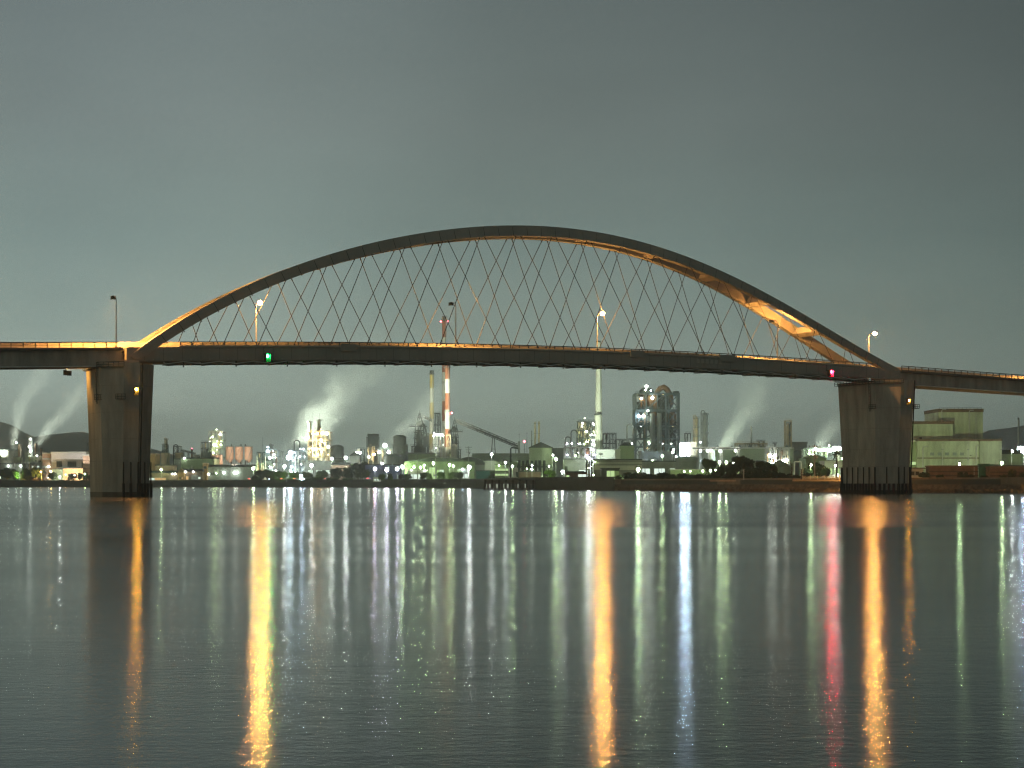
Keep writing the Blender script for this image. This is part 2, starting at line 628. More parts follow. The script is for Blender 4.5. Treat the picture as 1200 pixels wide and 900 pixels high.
def girder(u0, u1, v0, v1, dz_top, dz_bot, step=4.0):
    k = max(1, int(abs(u1 - u0) / step))
    secs = []
    for i in range(k + 1):
        u = u0 + (u1 - u0) * i / k
        zt, zb = zr(u) + dz_top, zr(u) + dz_bot
        secs.append([(u, v0, zb), (u, v1, zb), (u, v1, zt), (u, v0, zt)])
    return sweep(secs)


RD = 2.75                      # rib depth
for side in (0, 1):
    secs = []
    for i in range(97):
        u = -UE - 3 + (2 * UE + 6) * i / 96
        e = .01
        sl = (za(u + e) - za(u - e)) / (2 * e)
        nl = math.hypot(1, sl)
        nx, nz = -sl / nl, 1 / nl
        zt = za(u)
        rd = 2.75 - .55 * (u / 110) ** 2
        ub, zb = u - nx * rd, zt - nz * rd
        if abs(u) > UE - 14:      # the foot runs down into the tie girder
            zb = max(zb, zr(u) - 4.1)
        vt = vrib(side, zt)
        vb = vrib(side, zb)
        hw = .95
        secs.append([(ub, vb - hw, zb), (ub, vb + hw, zb), (u, vt + hw, zt), (u, vt - hw, zt)])
    rib = sweep(secs)
    # panel seams on the outer face
    for i in range(-25, 26):
        u = i * 4.25
        sl = (za(u + .5) - za(u - .5))
        nl = math.hypot(1, sl)
        nx, nz = -sl / nl, 1 / nl
        vo = vrib(side, za(u)) + (-.985 if side == 0 else .985)
        rib.bar((u, vo + (.05 if side == 0 else -.05), za(u) - .05), (u - nx * RD * .98, vo - (.39 if side == 0 else -.39), za(u) - nz * RD * .98), .06, .14, 1)
        for q in (.05, .93):
            rib.box(u - nx * RD * q - .14, u - nx * RD * q + .14, vo - (.1 if side == 0 else -.0), vo + (.0 if side == 0 else .1), za(u) - nz * RD * q - .12, za(u) - nz * RD * q + .12, 2)
    rib.build('arch_rib', [M_steel, M_hull, M_rail], bridge)

# struts between the two ribs
for u in (-88, -70, -52, -33, -12, 10, 32, 51, 68, 86):
    z = za(u) - 1.5
    a, b_ = vrib(0, z) + .9, vrib(1, z) - .9
    sl = (za(u + .5) - za(u - .5))
    s_ = MB()
    w = 1.25
    nl = math.hypot(1, sl)
    tx, tz = w / nl, w * sl / nl
    nx, nz = -sl / nl * .95, .95 / nl
    sec = [(u - tx - nx, z - tz - nz), (u + tx - nx, z + tz - nz), (u + tx + nx, z + tz + nz), (u - tx + nx, z - tz + nz)]
    vs = [(p, a, q) for p, q in sec] + [(p, b_, q) for p, q in sec]
    s_._add(vs, [(0, 1, 2, 3), (7, 6, 5, 4), (0, 4, 5, 1), (1, 5, 6, 2), (2, 6, 7, 3), (3, 7, 4, 0)])
    s_.build('cross_strut', M_steel, bridge)

# tie girders, deck, floor beams, lower bracing
for v0, v1 in ((-.95, .95), (RW - .95, RW + .95)):
    g = girder(-UE - 3.5, UE + 3.5, v0, v1, -1.25, -4.25)
    sgn, vo = (-1, v0) if v0 < 0 else (1, v1)
    for i in range(-25, 26):
        u = i * 4.4
        pr = lambda d0, d1: (min(vo + sgn * d0, vo + sgn * d1), max(vo + sgn * d0, vo + sgn * d1))
        g.box(u - .03, u + .03, *pr(-.01, .03), zr(u) - 4.2, zr(u) - 1.35, 1)
        for dz in (-1.75, -4.0):
            g.box(u + 1.9, u + 2.2, *pr(-.01, .22), zr(u) + dz - .12, zr(u) + dz + .14, 2)
    g.build('tie_girder', [M_steel, M_hull, M_rail], bridge)
fl = girder(-UE - 3, UE + 3, -1.35, -.96, -4.25, -4.45)
fl.build('bottom_flange', M_steel, bridge)
cp = girder(-UE + 9, UE - 6, -1.1, 1.3, -1.02, -1.24)
cp.tube([(-UE + 9 + i * 4.1, -1.12, zr(-UE + 9 + i * 4.1) - 1.16) for i in range(50)], .3, 10)
cp.build('edge_coping', M_rail, bridge, True)
girder(-UE - 3, UE + 3, .96, RW - .96, -1.2, -1.6).build('deck_slab', M_asph, bridge)
fb = MB()
lb = MB()
for i in range(-25, 26):
    u = i * 4.2
    fb.box(u - .15, u + .15, .97, RW - .97, zr(u) - 2.9, zr(u) - 1.62)
    u2 = u + 4.2
    if i < 25:
        lb.bar((u, 1 if i % 2 else RW - 1, zr(u) - 4.62), (u2, RW - 1 if i % 2 else 1, zr(u2) - 4.62), .25, .25)
        lb.bar((u, -.4, zr(u) - (5.1 if i % 2 else 4.55)), (u2, -.4, zr(u2) - (4.55 if i % 2 else 5.1)), .26, .2)
fb.build('floor_beam', M_steel, bridge)
lb.build('lower_bracing', mat('bracing_white', (.78, .80, .78), .5, .1, .6), bridge)  # pale colour stands in for plant light glinting on the bracing
cw = MB()
for v in (-.4, 2.2):
    for i in range(-25, 25):
        u, u2 = i * 4.2, i * 4.2 + 4.2
        cw.bar((u, v, zr(u) - 5.2), (u2, v, zr(u2) - 5.2), .16, .16)
for i in range(-100, 100):
    u = i * 1.05
    if i % 12 == 0:
        cw.box(u - .1, u + .1, -.5, -.3, zr(u) - 5.9, zr(u) - 4.3)
    cw.bar((u, -.4, zr(u) - 5.2), (u, 2.2, zr(u) - 5.2), .07, .07)
cw.build('inspection_catwalk', M_hull, bridge)


def railing(u0, u1, v, parent, step=2.6):
    r = MB()
    k = int((u1 - u0) / step)
    for i in range(k):
        a, b2 = u0 + i * step, u0 + (i + 1) * step
        for dz, w in ((-.07, .2), (-.40, .08), (-.70, .08)):
            r.bar((a, v, zr(a) + dz), (b2, v, zr(b2) + dz), w, w)
        r.box(a - .11, a + .11, v - .1, v + .1, zr(a) - 1.2, zr(a))
    return r.build('railing', mat('railing_paint', (.10, .085, .07), .5, .2, .5), parent)


railing(-UE + 9, UE - 6, -.7, bridge)
girder(-UE - 3, UE + 3, RW - 1.6, RW - 1.3, 1.0, -1.2).build('far_parapet', M_rail, bridge)

# the net of hangers, steepness constant
for side in (0, 1):
    for k in range(-9, 10):
        un = k * 10.6
        zb = za(un) - RD
        zd = zr(un) - 1.3
        hgt = zb - zd
        if hgt < 1.5:
            continue
        v_t = vrib(side, zb)
        v_b = 0 if side == 0 else RW
        for sg in (-1, 1):
            ub = un + sg * (.455 * hgt + (1.2 if abs(k) < 9 else .2))
            if abs(ub) > UE - 5:
                continue
            a = Vector((un + sg * .6, v_t, zb + .25))
            b2 = Vector((ub, v_b, zr(ub) - 1.25))
            hb = MB()
            hb.cyl(a, b2, .095, n=6)
            m_ = a.lerp(b2, .93)
            hb.cyl(m_, b2, .15, n=6)
            hb.cyl(a, a.lerp(b2, .03), .15, n=6)
            hb.build('hanger_cable', M_wire, bridge)

# little electrical boxes on the fascia, light fittings
for u, w in ((-60.5, 2.0), (22.0, 2.0), (51.5, 2.6)):
    eb = MB()
    eb.box(u - w, u + w, -1.75, -1.04, zr(u) - 2.3, zr(u) - .75)
    eb.box(u - w - .1, u + w + .1, -1.82, -1.0, zr(u) - .72, zr(u) - .55)
    eb.build('service_cabinet', M_steel, bridge)
for u, m, nm in ((-81.2, L_green, 'navigation_light'), (86.8, L_redn, 'navigation_light')):
    nb = MB()
    nb.box(u - .7, u + .7, -3.15, -.98, zr(u) - 3.05, zr(u) - 2.9)
    nb.bar((u - .5, -1.2, zr(u) - .8), (u - .5, -1.2, zr(u) - 3.1), .1)
    for s1 in (-.62, .54):
        nb.box(u + s1, u + s1 + .08, -3.1, -1.7, zr(u) - 4.9, zr(u) - 3.05)
    nb.box(u - .62, u + .62, -1.9, -1.8, zr(u) - 4.9, zr(u) - 2.85)
    o = nb.build(nm, M_rubber, bridge)
    o['label'] = 'green lit lamp' if m is L_green else 'red lit lamp'
    globe(o, (u, -2.36, zr(u) - 3.5), m, .42, 'lens')
# bolted lug plates seen near the red lamp and signboard plates
for u0_, n_ in ((42.0, 6),):
    for i in range(n_):
        u = u0_ + i * 1.5
        lp = MB()
        lp.box(u - .45, u + .45, -1.12, -1.04, zr(u) - 3.0, zr(u) - 1.9)
        lp.build('fascia_plate', M_rail, bridge)


def approach(label, ua, ub):
    t = thing('approach_viaduct', label, 'viaduct', BO, BA)
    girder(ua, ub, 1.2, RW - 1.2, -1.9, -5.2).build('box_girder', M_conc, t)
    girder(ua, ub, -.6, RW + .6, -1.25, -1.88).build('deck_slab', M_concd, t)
    gs = MB()
    k = int((ub - ua) / 6)
    for i in range(k + 1):
        u = ua + (ub - ua) * i / k
        gs.box(u - .06, u + .06, 1.10, 1.195, zr(u) - 5.1, zr(u) - 2)
        if i % 3 == 1:
            gs.box(u - .1, u + .1, 1.3, 1.5, zr(u) - 5.9, zr(u) - 5.2)
    gs.build('web_stiffener', M_conc, t)
    girder(ua, ub, 1.0, 1.6, -5.2, -5.45).build('bottom_flange', M_plate, t)
    railing(min(ua, ub) + .4, max(ua, ub) - .6, -.3, t)
    sg = 1 if ua < 0 else -1
    girder(ua if sg > 0 else ua - 3.4, ub + (3.4 if sg > 0 else 0), RW + .2, RW + .5, 1.15, -1.25).build('far_parapet', M_rail, t)
    return t


lv = approach('approach viaduct at the left end of the arch bridge', -215, -UE - 4.2)
sb = MB()
ul = -124.5
sb.box(ul - .5, ul + .1, 12.6, 13.4, zr(ul) - 6.6, zr(ul) - 5.45)
sb.box(ul + .1, ul + 1.2, 12.5, 12.6, zr(ul) - 6.7, zr(ul) - 5.6)
sb.bar((ul, 13, zr(ul) - 5.5), (ul, 13, zr(ul) - 1.8), .2)
so = sb.build('service_lamp', M_hull, lv)
globe(so, (ul + .5, 13.1, zr(ul) - 6.2), glow('service_sodium', (1, .47, .1), 1100), .42, 'lens')
approach('sloping approach viaduct at the right end of the arch bridge', UE + 4.2, 235)


def pier(label, u0, big, ztop):
    t = thing('bridge_pier', label, 'bridge pier', (BO[0] + u0 * math.cos(BA) - 7 * math.sin(BA), BO[1] + u0 * math.sin(BA) + 7 * math.cos(BA), 0), BA)
    c = 4.6 * big
    hu, hv = (4.0 * big + 2 * c) / 2, (14.5 * big + 2 * c) / 2

    def ring(sc, z):
        a, b2, cc = hu * sc, hv * sc, c * sc
        return [(-a + cc, -b2, z), (a - cc, -b2, z), (a, -b2 + cc, z), (a, b2 - cc, z), (a - cc, b2, z), (-a + cc, b2, z), (-a, b2 - cc, z), (-a, -b2 + cc, z)]
    kb = .87 if big <= 1 else .85
    sweep([ring(kb, -3), ring(kb, 1.2), ring(.88 if big <= 1 else .865, 6), ring(.93 if big <= 1 else .92, 17), ring(1.0, ztop)]).build('shaft', M_conc, t)
    tb = MB()
    r1, r2 = ring(kb + .006, -1), ring(kb + .006, 1.05)
    tb._add(r1 + r2, [(a, (a + 1) % 8, (a + 1) % 8 + 8, a + 8) for a in range(8)])
    tb.build('tide_band', mat('wet_concrete', (.07, .068, .055), .6, .5, .6), t)
    # bearing plinths and bearings
    for vv in (-7, 7):
        b2 = MB()
        b2.box(-2.2, 2.2, vv - 1.6, vv + 1.6, ztop, ztop + .8)
        b2.box(-1.3, 1.3, vv - 1, vv + 1, ztop + .8, zr(u0) - 4.3)
        b2.build('bearing', M_conc, t)
    # pour joints, dark drain groove
    j = MB()
    for z, sc in ((8, .893), (13, .916), (19, .945), (25, .975)):
        r1 = ring(sc + .004, z)
        r2 = ring(sc + .004, z + .06)
        j._add(r1 + r2, [(a, (a + 1) % 8, (a + 1) % 8 + 8, a + 8) for a in range(8)])
    j.build('pour_joint', mat('concrete_joint', (.24, .225, .195), .9, .3, .3), t)
    dp = MB()
    dp.bar((hu * .4, -hv * .985 - .05, ztop), (hu * .4 * .87, -hv * .87 - .12, 1.5), .25)
    dp.build('drain_pipe', M_rubber, t)
    # fenders round the foot
    fd = MB()
    R1 = ring(.89, 0)
    for a in range(8):
        p, q = Vector(R1[a]), Vector(R1[(a + 1) % 8])
        d = (q - p)
        nn = Vector((d.y, -d.x, 0)).normalized() * .28
        if a in (0, 1) or big > 1:
            k = max(2, int(d.length / 1.15))
            for i in range(k + 1):
                w = p + d * (i / k) + nn
                fd.box(w.x - .26, w.x + .26, w.y - .26, w.y + .26, -.6, 3.0)
            if big > 1 or a in (0, 1):
                k = 2 if big <= 1 else max(2, int(d.length / 2.4))
                for i in range(k + 1):
                    w = p + d * (i / k) + nn * .7
                    fd.box(w.x - .13, w.x + .13, w.y - .13, w.y + .13, 3.0, 7.8)
    fd.build('fender', M_rubber, t)
    # inspection walkway round the head
    wk = MB()
    r0, r1 = ring(1.0, ztop - .9), ring(1.09, ztop - .9)
    for a in (7, 6):
        p, q = Vector(r1[a]), Vector(r1[(a + 1) % 8])
        pi_, qi = Vector(r0[a]), Vector(r0[(a + 1) % 8])
        wk._add([pi_, p, q, qi], [(0, 1, 2, 3)])
        wk._add([pi_ - Vector((0, 0, .15)), p - Vector((0, 0, .15)), q - Vector((0, 0, .15)), qi - Vector((0, 0, .15))], [(3, 2, 1, 0)])
        for dz in (.1, .55, 1.1):
            wk.bar(p + Vector((0, 0, dz)), q + Vector((0, 0, dz)), .12 if dz < 1 else .16)
        k = max(2, int((q - p).length / 1.3))
        for i in range(k + 1):
            w = p.lerp(q, i / k)
            wk.bar(w, w + Vector((0, 0, 1.1)), .12)
    wk.build('inspection_walkway', M_hull, t)
    ld = MB()
    for dx in (-.3, .3):
        ld.bar((-hu - .45, -hv + c + 2 + dx, ztop - 1), (-hu * .97 - .35, -hv + c + 2 + dx, ztop - 9), .12)
    for i in range(18):
        z = ztop - 1.2 - i * .43
        ld.bar((-hu - .42, -hv + c + 1.7, z), (-hu - .42, -hv + c + 2.3, z), .08)
    ld.build('ladder', M_hull, t)
    bl = MB()
    sgx = -1 if big <= 1 else 1
    for px_, py_ in ((-hu * .98, -hv + c + 1.0), (hu * .45 if big > 1 else -hu * .40, -hv * .965)):
        bl.box(px_ - .9, px_ + .9, py_ - .9, py_ + .9, ztop - 8.2, ztop - 8.05)
        for dz in (-7.6, -7.0):
            for s1 in (-.9, .9):
                bl.bar((px_ - .9, py_ + s1, ztop + dz), (px_ + .9, py_ + s1, ztop + dz), .1)
                bl.bar((px_ + s1, py_ - .9, ztop + dz), (px_ + s1, py_ + .9, ztop + dz), .1)
        for s1 in (-.9, 0, .9):
            for s2 in (-.9, .9):
                bl.bar((px_ + s1, py_ + s2, ztop - 8.1), (px_ + s1, py_ + s2, ztop - 7.0), .1)
    bl.build('balcony', M_hull, t)
    nl = MB()
    lx = hu * .12 if big <= 1 else -hu * .05
    ly = -hv * .985
    nl.box(lx - .3, lx + .3, ly - 1.3, ly + .1, ztop - 5.58, ztop - 5.4)
    nl.box(lx - .5, lx + .5, ly - .85, ly - .75, ztop - 7.3, ztop - 5.45)
    for s1 in (-.5, .43):
        nl.box(lx + s1, lx + s1 + .07, ly - 1.6, ly - .76, ztop - 6.8, ztop - 5.45)
    o = nl.build('navigation_lamp', M_rubber, t)
    globe(o, (lx, ly - 1.2, ztop - 5.95), L_amb, .33, 'lens')
    return t


pier('left concrete bridge pier standing in the water with an amber lamp', -113.6, .93, 30.0)
pier('broad right concrete bridge pier with black fenders round its foot', 111.6, 1.14, 33.0)


def street_lamp(u, near, label, group):
    v = .6 if near else RW - .6
    bz = zr(u) - 1.25
    p = (BO[0] + u * math.cos(BA) - v * math.sin(BA), BO[1] + u * math.sin(BA) + v * math.cos(BA), bz)
    t = thing('street_lamp', label, 'street lamp', p, BA, group)
    s_ = 1 if near else -1
    pl = MB()
    pl.box(-.25, .25, -.25, .25, 0, .35)
    pts = [(0, 0, .3), (0, 0, 10.6)] + [(0, s_ * 1.1 * (1 - math.cos(a)), 10.6 + 1.1 * math.sin(a)) for a in (.3, .6, .9, 1.2, 1.5)] + [(0, s_ * 2.2, 11.85)]
    pl.tube(pts, [.16, .11] + [.09] * 5 + [.07], 8)
    pl.build('pole', M_galv, t)
    hd = MB()
    for i in range(5):
        pass
    hd.sphere((0, s_ * 2.75, 11.9), .34, .75, .20, 10, 6)
    if near:
        hd.box(-.48, .42, 2.1, 2.16, 11.14, 11.95)
        hd.box(-.48, -.42, 2.16, 3.2, 11.14, 11.95)
    o = hd.build('lamp_head', M_hull, t, True)
    b = MB()
    b.sphere((0, s_ * (2.8 if near else 2.75), 11.68 if near else 11.62), .30 if near else .62, .42 if near else .68, .27 if near else .56, 12, 8)
    b.build('lens', (L_sodb if u < -100 else L_sodn) if near else L_sod, o)
    return t


G_ = 'street lamps along the bridge deck'
street_lamp(-116, True, 'street lamp on the left approach, its head turned away', G_)
street_lamp(-78.6, False, 'glowing orange street lamp under the left half of the arch', G_)
street_lamp(-30.6, True, 'unlit-looking street lamp beside the red and white chimney top', G_)
street_lamp(18.7, False, 'glowing orange street lamp right of the arch crown', G_)
street_lamp(70.2, True, 'thin street lamp in front of the split arch legs on the right', G_)
street_lamp(114.4, False, 'glowing orange street lamp beyond the right foot of the arch', G_)
street_lamp(-164, False, 'street lamp beyond the left edge of the picture', G_)
street_lamp(182, True, 'street lamp beyond the right edge of the picture', G_)


# ------------------------------------------------------------------ builders for the plant
def rect_building(name, label, cat, x0, x1, yt, D, depth, wall, roof='flat', roofm=None, rise=0, windows=(), doors=(), bands=(), trim=None,
                  group=None, lamps=(), y_eave=None, seams=True, vents=0, rz=0):
    """x0, x1, yt: photo columns and row of the front; windows in fractions (fx, fz, w, h, material)"""
    w = (x1 - x0) * D / F
    t = thing(name, label, cat, at((x0 + x1) / 2, D), rz, group)
    hh = Z(yt, D) - GZ
    if roof in ('gable', 'pyramid', 'arch', 'shed') and not rise:
        rise = w * .16
    he = hh - (rise if roof != 'flat' else 0)
    b = MB()
    b.box(-w / 2, w / 2, 0, depth, 0, he)
    if seams:
        k = max(2, int(w / 4))
        for i in range(1, k):
            x = -w / 2 + w * i / k
            b.box(x - .08, x + .08, -.12, -.003, 0, he - .1)
    b.build('wall', wall, t)
    roofm = roofm or M_dark
    r = MB()
    ov = min(.6, w * .04)
    if roof == 'flat':
        r.box(-w / 2 - .25, w / 2 + .25, -.25, depth + .25, he + .003, he + max(.5, hh * .05))
    elif roof == 'gable':
        r.prism([(-w / 2 - ov, he + .003), (w / 2 + ov, he + .003), (w / 2 + ov, he + .3), (0, he + rise), (-w / 2 - ov, he + .3)], -ov, depth + ov)
    elif roof == 'ridge':            # ridge runs left to right
        vs = [(-w / 2 - ov, -ov, he + .003), (w / 2 + ov, -ov, he + .003), (w / 2 + ov, depth + ov, he + .003), (-w / 2 - ov, depth + ov, he + .003),
              (-w / 2 - ov, depth / 2, he + rise), (w / 2 + ov, depth / 2, he + rise)]
        r._add(vs, [(0, 3, 2, 1), (0, 1, 5, 4), (2, 3, 4, 5), (0, 4, 3), (1, 2, 5)])
    elif roof == 'pyramid':
        vs = [(-w / 2 - ov, -ov, he + .003), (w / 2 + ov, -ov, he + .003), (w / 2 + ov, depth + ov, he + .003), (-w / 2 - ov, depth + ov, he + .003)]
        vs += [(x * .25, depth / 2 + (y - depth / 2) * .25, he + rise) for x, y, z in vs]
        r._add(vs, [(3, 2, 1, 0), (4, 5, 6, 7), (0, 1, 5, 4), (1, 2, 6, 5), (2, 3, 7, 6), (3, 0, 4, 7)])
    elif roof == 'arch':
        pl = [(-w / 2 - ov + (w + 2 * ov) * i / 16, he + .003 + rise * math.sin(PI * i / 16)) for i in range(17)]
        r.prism(pl, -ov, depth + ov)
    elif roof == 'shed':
        r.prism([(-w / 2 - ov, he + .003), (w / 2 + ov, he + .003), (w / 2 + ov, he + .4), (-w / 2 - ov, he + rise)], -ov, depth + ov)
    ro = r.build('roof', roofm, t)
    for i in range(vents):
        vb = MB()
        x = -w / 2 + w * (i + .5 + random.uniform(-.2, .2)) / vents
        s_ = random.uniform(.5, 1.1)
        zt = he + max(.5, hh * .05) if roof == 'flat' else he + rise * .5
        vb.box(x - s_, x + s_, depth * .3, depth * .3 + 2 * s_, zt - .05, zt + s_ * 1.2)
        vb.cyl((x, depth * .3 + s_, zt + s_ * 1.2), (x, depth * .3 + s_, zt + s_ * 2), s_ * .35, n=8)
        vb.build('roof_vent', M_frame, ro)
    for bz, bh, bm in bands:
        bb = MB()
        bb.box(-w / 2 - .1, w / 2 + .1, -.2, -.003, he * bz, he * bz + bh)
        bb.build('facade_band', bm, t)
    for fx, fz, ww, wh, wm in windows:
        x, z = -w / 2 + fx * w, fz * he
        fr = MB()
        fr.box(x - ww / 2 - .15, x + ww / 2 + .15, -.28, -.13, z - wh / 2 - .15, z - wh / 2)
        fr.box(x - ww / 2 - .15, x + ww / 2 + .15, -.28, -.13, z + wh / 2, z + wh / 2 + .15)
        fr.box(x - ww / 2 - .15, x - ww / 2, -.28, -.13, z - wh / 2, z + wh / 2)
        fr.box(x + ww / 2, x + ww / 2 + .15, -.28, -.13, z - wh / 2, z + wh / 2)
        for q in range(1, max(1, int(ww / 1.6))):
            xx = x - ww / 2 + ww * q / max(1, int(ww / 1.6))
            fr.box(xx - .06, xx + .06, -.26, -.14, z - wh / 2, z + wh / 2)
        wo2 = fr.build('window', M_frame, t)
        pn = MB()
        pn.box(x - ww / 2, x + ww / 2, -.2, -.135, z - wh / 2, z + wh / 2)
        pn.build('pane', wm, wo2)
    for fx, ww, wh, dm in doors:
        x = -w / 2 + fx * w
        db = MB()
        db.box(x - ww / 2, x + ww / 2, -.22, -.13, 0, wh)
        db.box(x - ww / 2 - .2, x - ww / 2, -.3, -.13, 0, wh + .2)
        db.box(x + ww / 2, x + ww / 2 + .2, -.3, -.13, 0, wh + .2)
        db.build('door', dm, t)
    for fx, fz, m, r_ in lamps:
        globe(t, (-w / 2 + fx * w, -r_ - .9, fz * he), m, r_)
    return t


def rnd_lamps(t, pts, m, r):
    for p in pts:
        globe(t, p, m, r)


def tank(name, label, cx, wpx, yt, D, m, roof='cone', yb=None, cat='tank', rise=.12, group=None, lamps=(), rail=True, legs=0, ribs=3):
    R = wpx * D / F / 2
    z0 = GZ if yb is None else Z(yb, D)
    hh = Z(yt, D) - z0
    t = thing(name, label, cat, (X(cx, D), D + R, z0 if yb is None else GZ), 0, group)
    off = z0 - GZ if yb is not None else 0
    ri = R * 2 * rise
    he = hh - ri
    b = MB()
    b.rev([(R, off), (R, off + he)], 22)
    for i in range(1, ribs + 1):
        z = off + he * i / (ribs + 1)
        b.rev([(R + .02, z - .1), (R + .14, z - .1), (R + .14, z + .1), (R + .02, z + .1)], 22)
    b.build('shell', m, t, True)
    r = MB()
    if roof == 'cone':
        r.rev([(R * 1.03, off + he + .004), (R * 1.03, off + he + .25), (R * .12, off + he + ri), (.05, off + he + ri + .02)], 22)
    elif roof == 'dome':
        r.rev([(R * 1.03, off + he + .004)] + [(R * 1.03 * math.cos(a), off + he + .2 + ri * math.sin(a)) for a in (0, .25, .5, .8, 1.1, 1.35, 1.55)], 22)
    else:
        r.rev([(R * 1.04, off + he + .004), (R * 1.04, off + he + .4)], 22)
    r.build('roof', M_tankg if m is M_tankg else m, t, True)
    if rail:
        g = MB()
        k = 14
        for i in range(k):
            a0, a1 = 2 * PI * i / k, 2 * PI * (i + 1) / k
            p, q = Vector((R * 1.02 * math.cos(a0), R * 1.02 * math.sin(a0), off + he + .2)), Vector((R * 1.02 * math.cos(a1), R * 1.02 * math.sin(a1), off + he + .2))
            g.bar(p, p + Vector((0, 0, 1.2)), .1)
            for dz in (.6, 1.2):
                g.bar(p + Vector((0, 0, dz)), q + Vector((0, 0, dz)), .1)
        g.build('handrail', M_frame, t)
        ld = MB()
        ld.tube([(R * math.cos(-PI / 2 + i * .11) * 1.04, R * math.sin(-PI / 2 + i * .11) * 1.04, off + he * i / 9) for i in range(10)], .22, 5)
        ld.build('stairway', M_frame, t)
    if legs:
        lg = MB()
        for i in range(legs):
            a = 2 * PI * i / legs + .4
            lg.cyl((R * .9 * math.cos(a), R * .9 * math.sin(a), 0), (R * .9 * math.cos(a), R * .9 * math.sin(a), off + .3), .25, n=6)
        lg.build('support_leg', M_frame, t)
        cn_ = MB()
        cn_.rev([(R * .2, off - R * .9), (R, off - .004)], 18)
        cn_.build('hopper', m, t, True)
    for fx, fz, lm, lr in lamps:
        globe(t, (R * fx, -math.sqrt(max(0, 1 - fx * fx)) * R - lr - .6, off + he * fz), lm, lr)
    return t


def chimney(label, cx, wb, wt, yt, D, bands, mats, lights=(), platforms=(), group=None):
    """bands: list of (fraction_from_top, material index) boundaries"""
    t = thing('chimney', label, 'chimney', at(cx, D), 0, group)
    R0, R1 = wb * D / F / 2, wt * D / F / 2
    hh = Z(yt, D) - GZ
    prof, mis = [], []
    fr = [b[0] for b in bands] + [1.0]
    segs = []
    for (f0, mi), f1 in zip(bands, fr[1:]):
        segs.append((1 - f1, 1 - f0, mi))
    segs.reverse()
    prof.append((R0, 0))
    for a, b2, mi in segs:
        prof.append((R0 + (R1 - R0) * b2, hh * b2))
        mis.append(mi)
    sh = MB()
    sh.rev(prof, 18, mis=mis)
    sh.build('shaft', mats, t, True)
    cp_ = MB()
    cp_.rev([(R1 * 1.08, hh - .8), (R1 * 1.08, hh + .3), (R1 * .8, hh + .3)], 18)
    cp_.build('cap', M_hull, t, True)
    for f in platforms:
        z = hh * f
        R = R0 + (R1 - R0) * f
        g = MB()
        g.rev([(R + .02, z), (R + 1.3, z), (R + 1.3, z + .2), (R + .02, z + .2)], 14)
        for k in range(10):
            a = 2 * PI * k / 10
            g.bar(((R + 1.25) * math.cos(a), (R + 1.25) * math.sin(a), z), ((R + 1.25) * math.cos(a), (R + 1.25) * math.sin(a), z + 1.3), .12)
        g.rev([(R + 1.2, z + 1.2), (R + 1.3, z + 1.2), (R + 1.3, z + 1.35), (R + 1.2, z + 1.35)], 14)
        g.build('platform', M_frame, t)
    ld = MB()
    ld.bar((R0 * .6, -R0 * .85, 0), (R1 * .6, -R1 * .85, hh), .5, .4)
    ld.build('ladder', M_frame, t)
    for f, ox, r in lights:
        R = R0 + (R1 - R0) * f
        globe(t, (ox * (R + r), -R * .4, hh * f), L_r, r)
    return t


def column(name, label, cx, wpx, yt, D, m, plats=5, lamps=(), group=None, yb=None, loop=True, cat='process column'):
    R = wpx * D / F / 2
    hh = Z(yt, D) - GZ
    t = thing(name, label, cat, at(cx, D), 0, group)
    zb = 0 if yb is None else Z(yb, D) - GZ
    b = MB()
    b.rev([(R, zb), (R, hh * .62 + zb * .38), (R * .9, hh * .64 + zb * .36), (R * .9, hh - R * .8), (R * .6, hh - R * .25), (.1, hh)], 16)
    b.build('shell', m, t, True)
    for i in range(plats):
        z = zb + (hh - R - zb) * (i + 1) / plats
        g = MB()
        R2 = R + max(.8, R * .35)
        g.rev([(R + .02, z - .1), (R2, z - .1), (R2, z + .1), (R + .02, z + .1)], 14)
        for k in range(10):
            a = 2 * PI * k / 10
            g.bar((R2 * math.cos(a), R2 * math.sin(a), z), (R2 * math.cos(a), R2 * math.sin(a), z + 1.2), .14)
        g.rev([(R2 - .08, z + 1.1), (R2 + .08, z + 1.1), (R2 + .08, z + 1.25), (R2 - .08, z + 1.25)], 14)
        g.build('platform', M_frame, t)
    ld = MB()
    ld.bar((R * .8, -R - .4, zb), (R * .8, -R - .4, hh - R), .6, .3)
    ld.build('ladder', M_frame, t)
    if loop:
        pp = MB()
        pp.tube([(-R * 1.35, -.3, zb), (-R * 1.35, -.3, hh), (-R * 1.0, -.3, hh + R * .6), (-R * .4, 0, hh + R * .65), (0, 0, hh - .2)], max(.2, R * .2), 8)
        pp.build('overhead_pipe', m, t, True)
    if zb:
        lg = MB()
        for sx_ in (-1, 1):
            for sy in (-1, 1):
                lg.bar((sx_ * R, sy * R, 0), (sx_ * R * .9, sy * R * .9, zb + .4), .5)
        lg.build('support_frame', M_frame, t)
    for fx, fz, lm, lr in lamps:
        globe(t, (fx * R, -R - lr - 1.2, zb + (hh - zb) * fz), lm, lr)
    return t


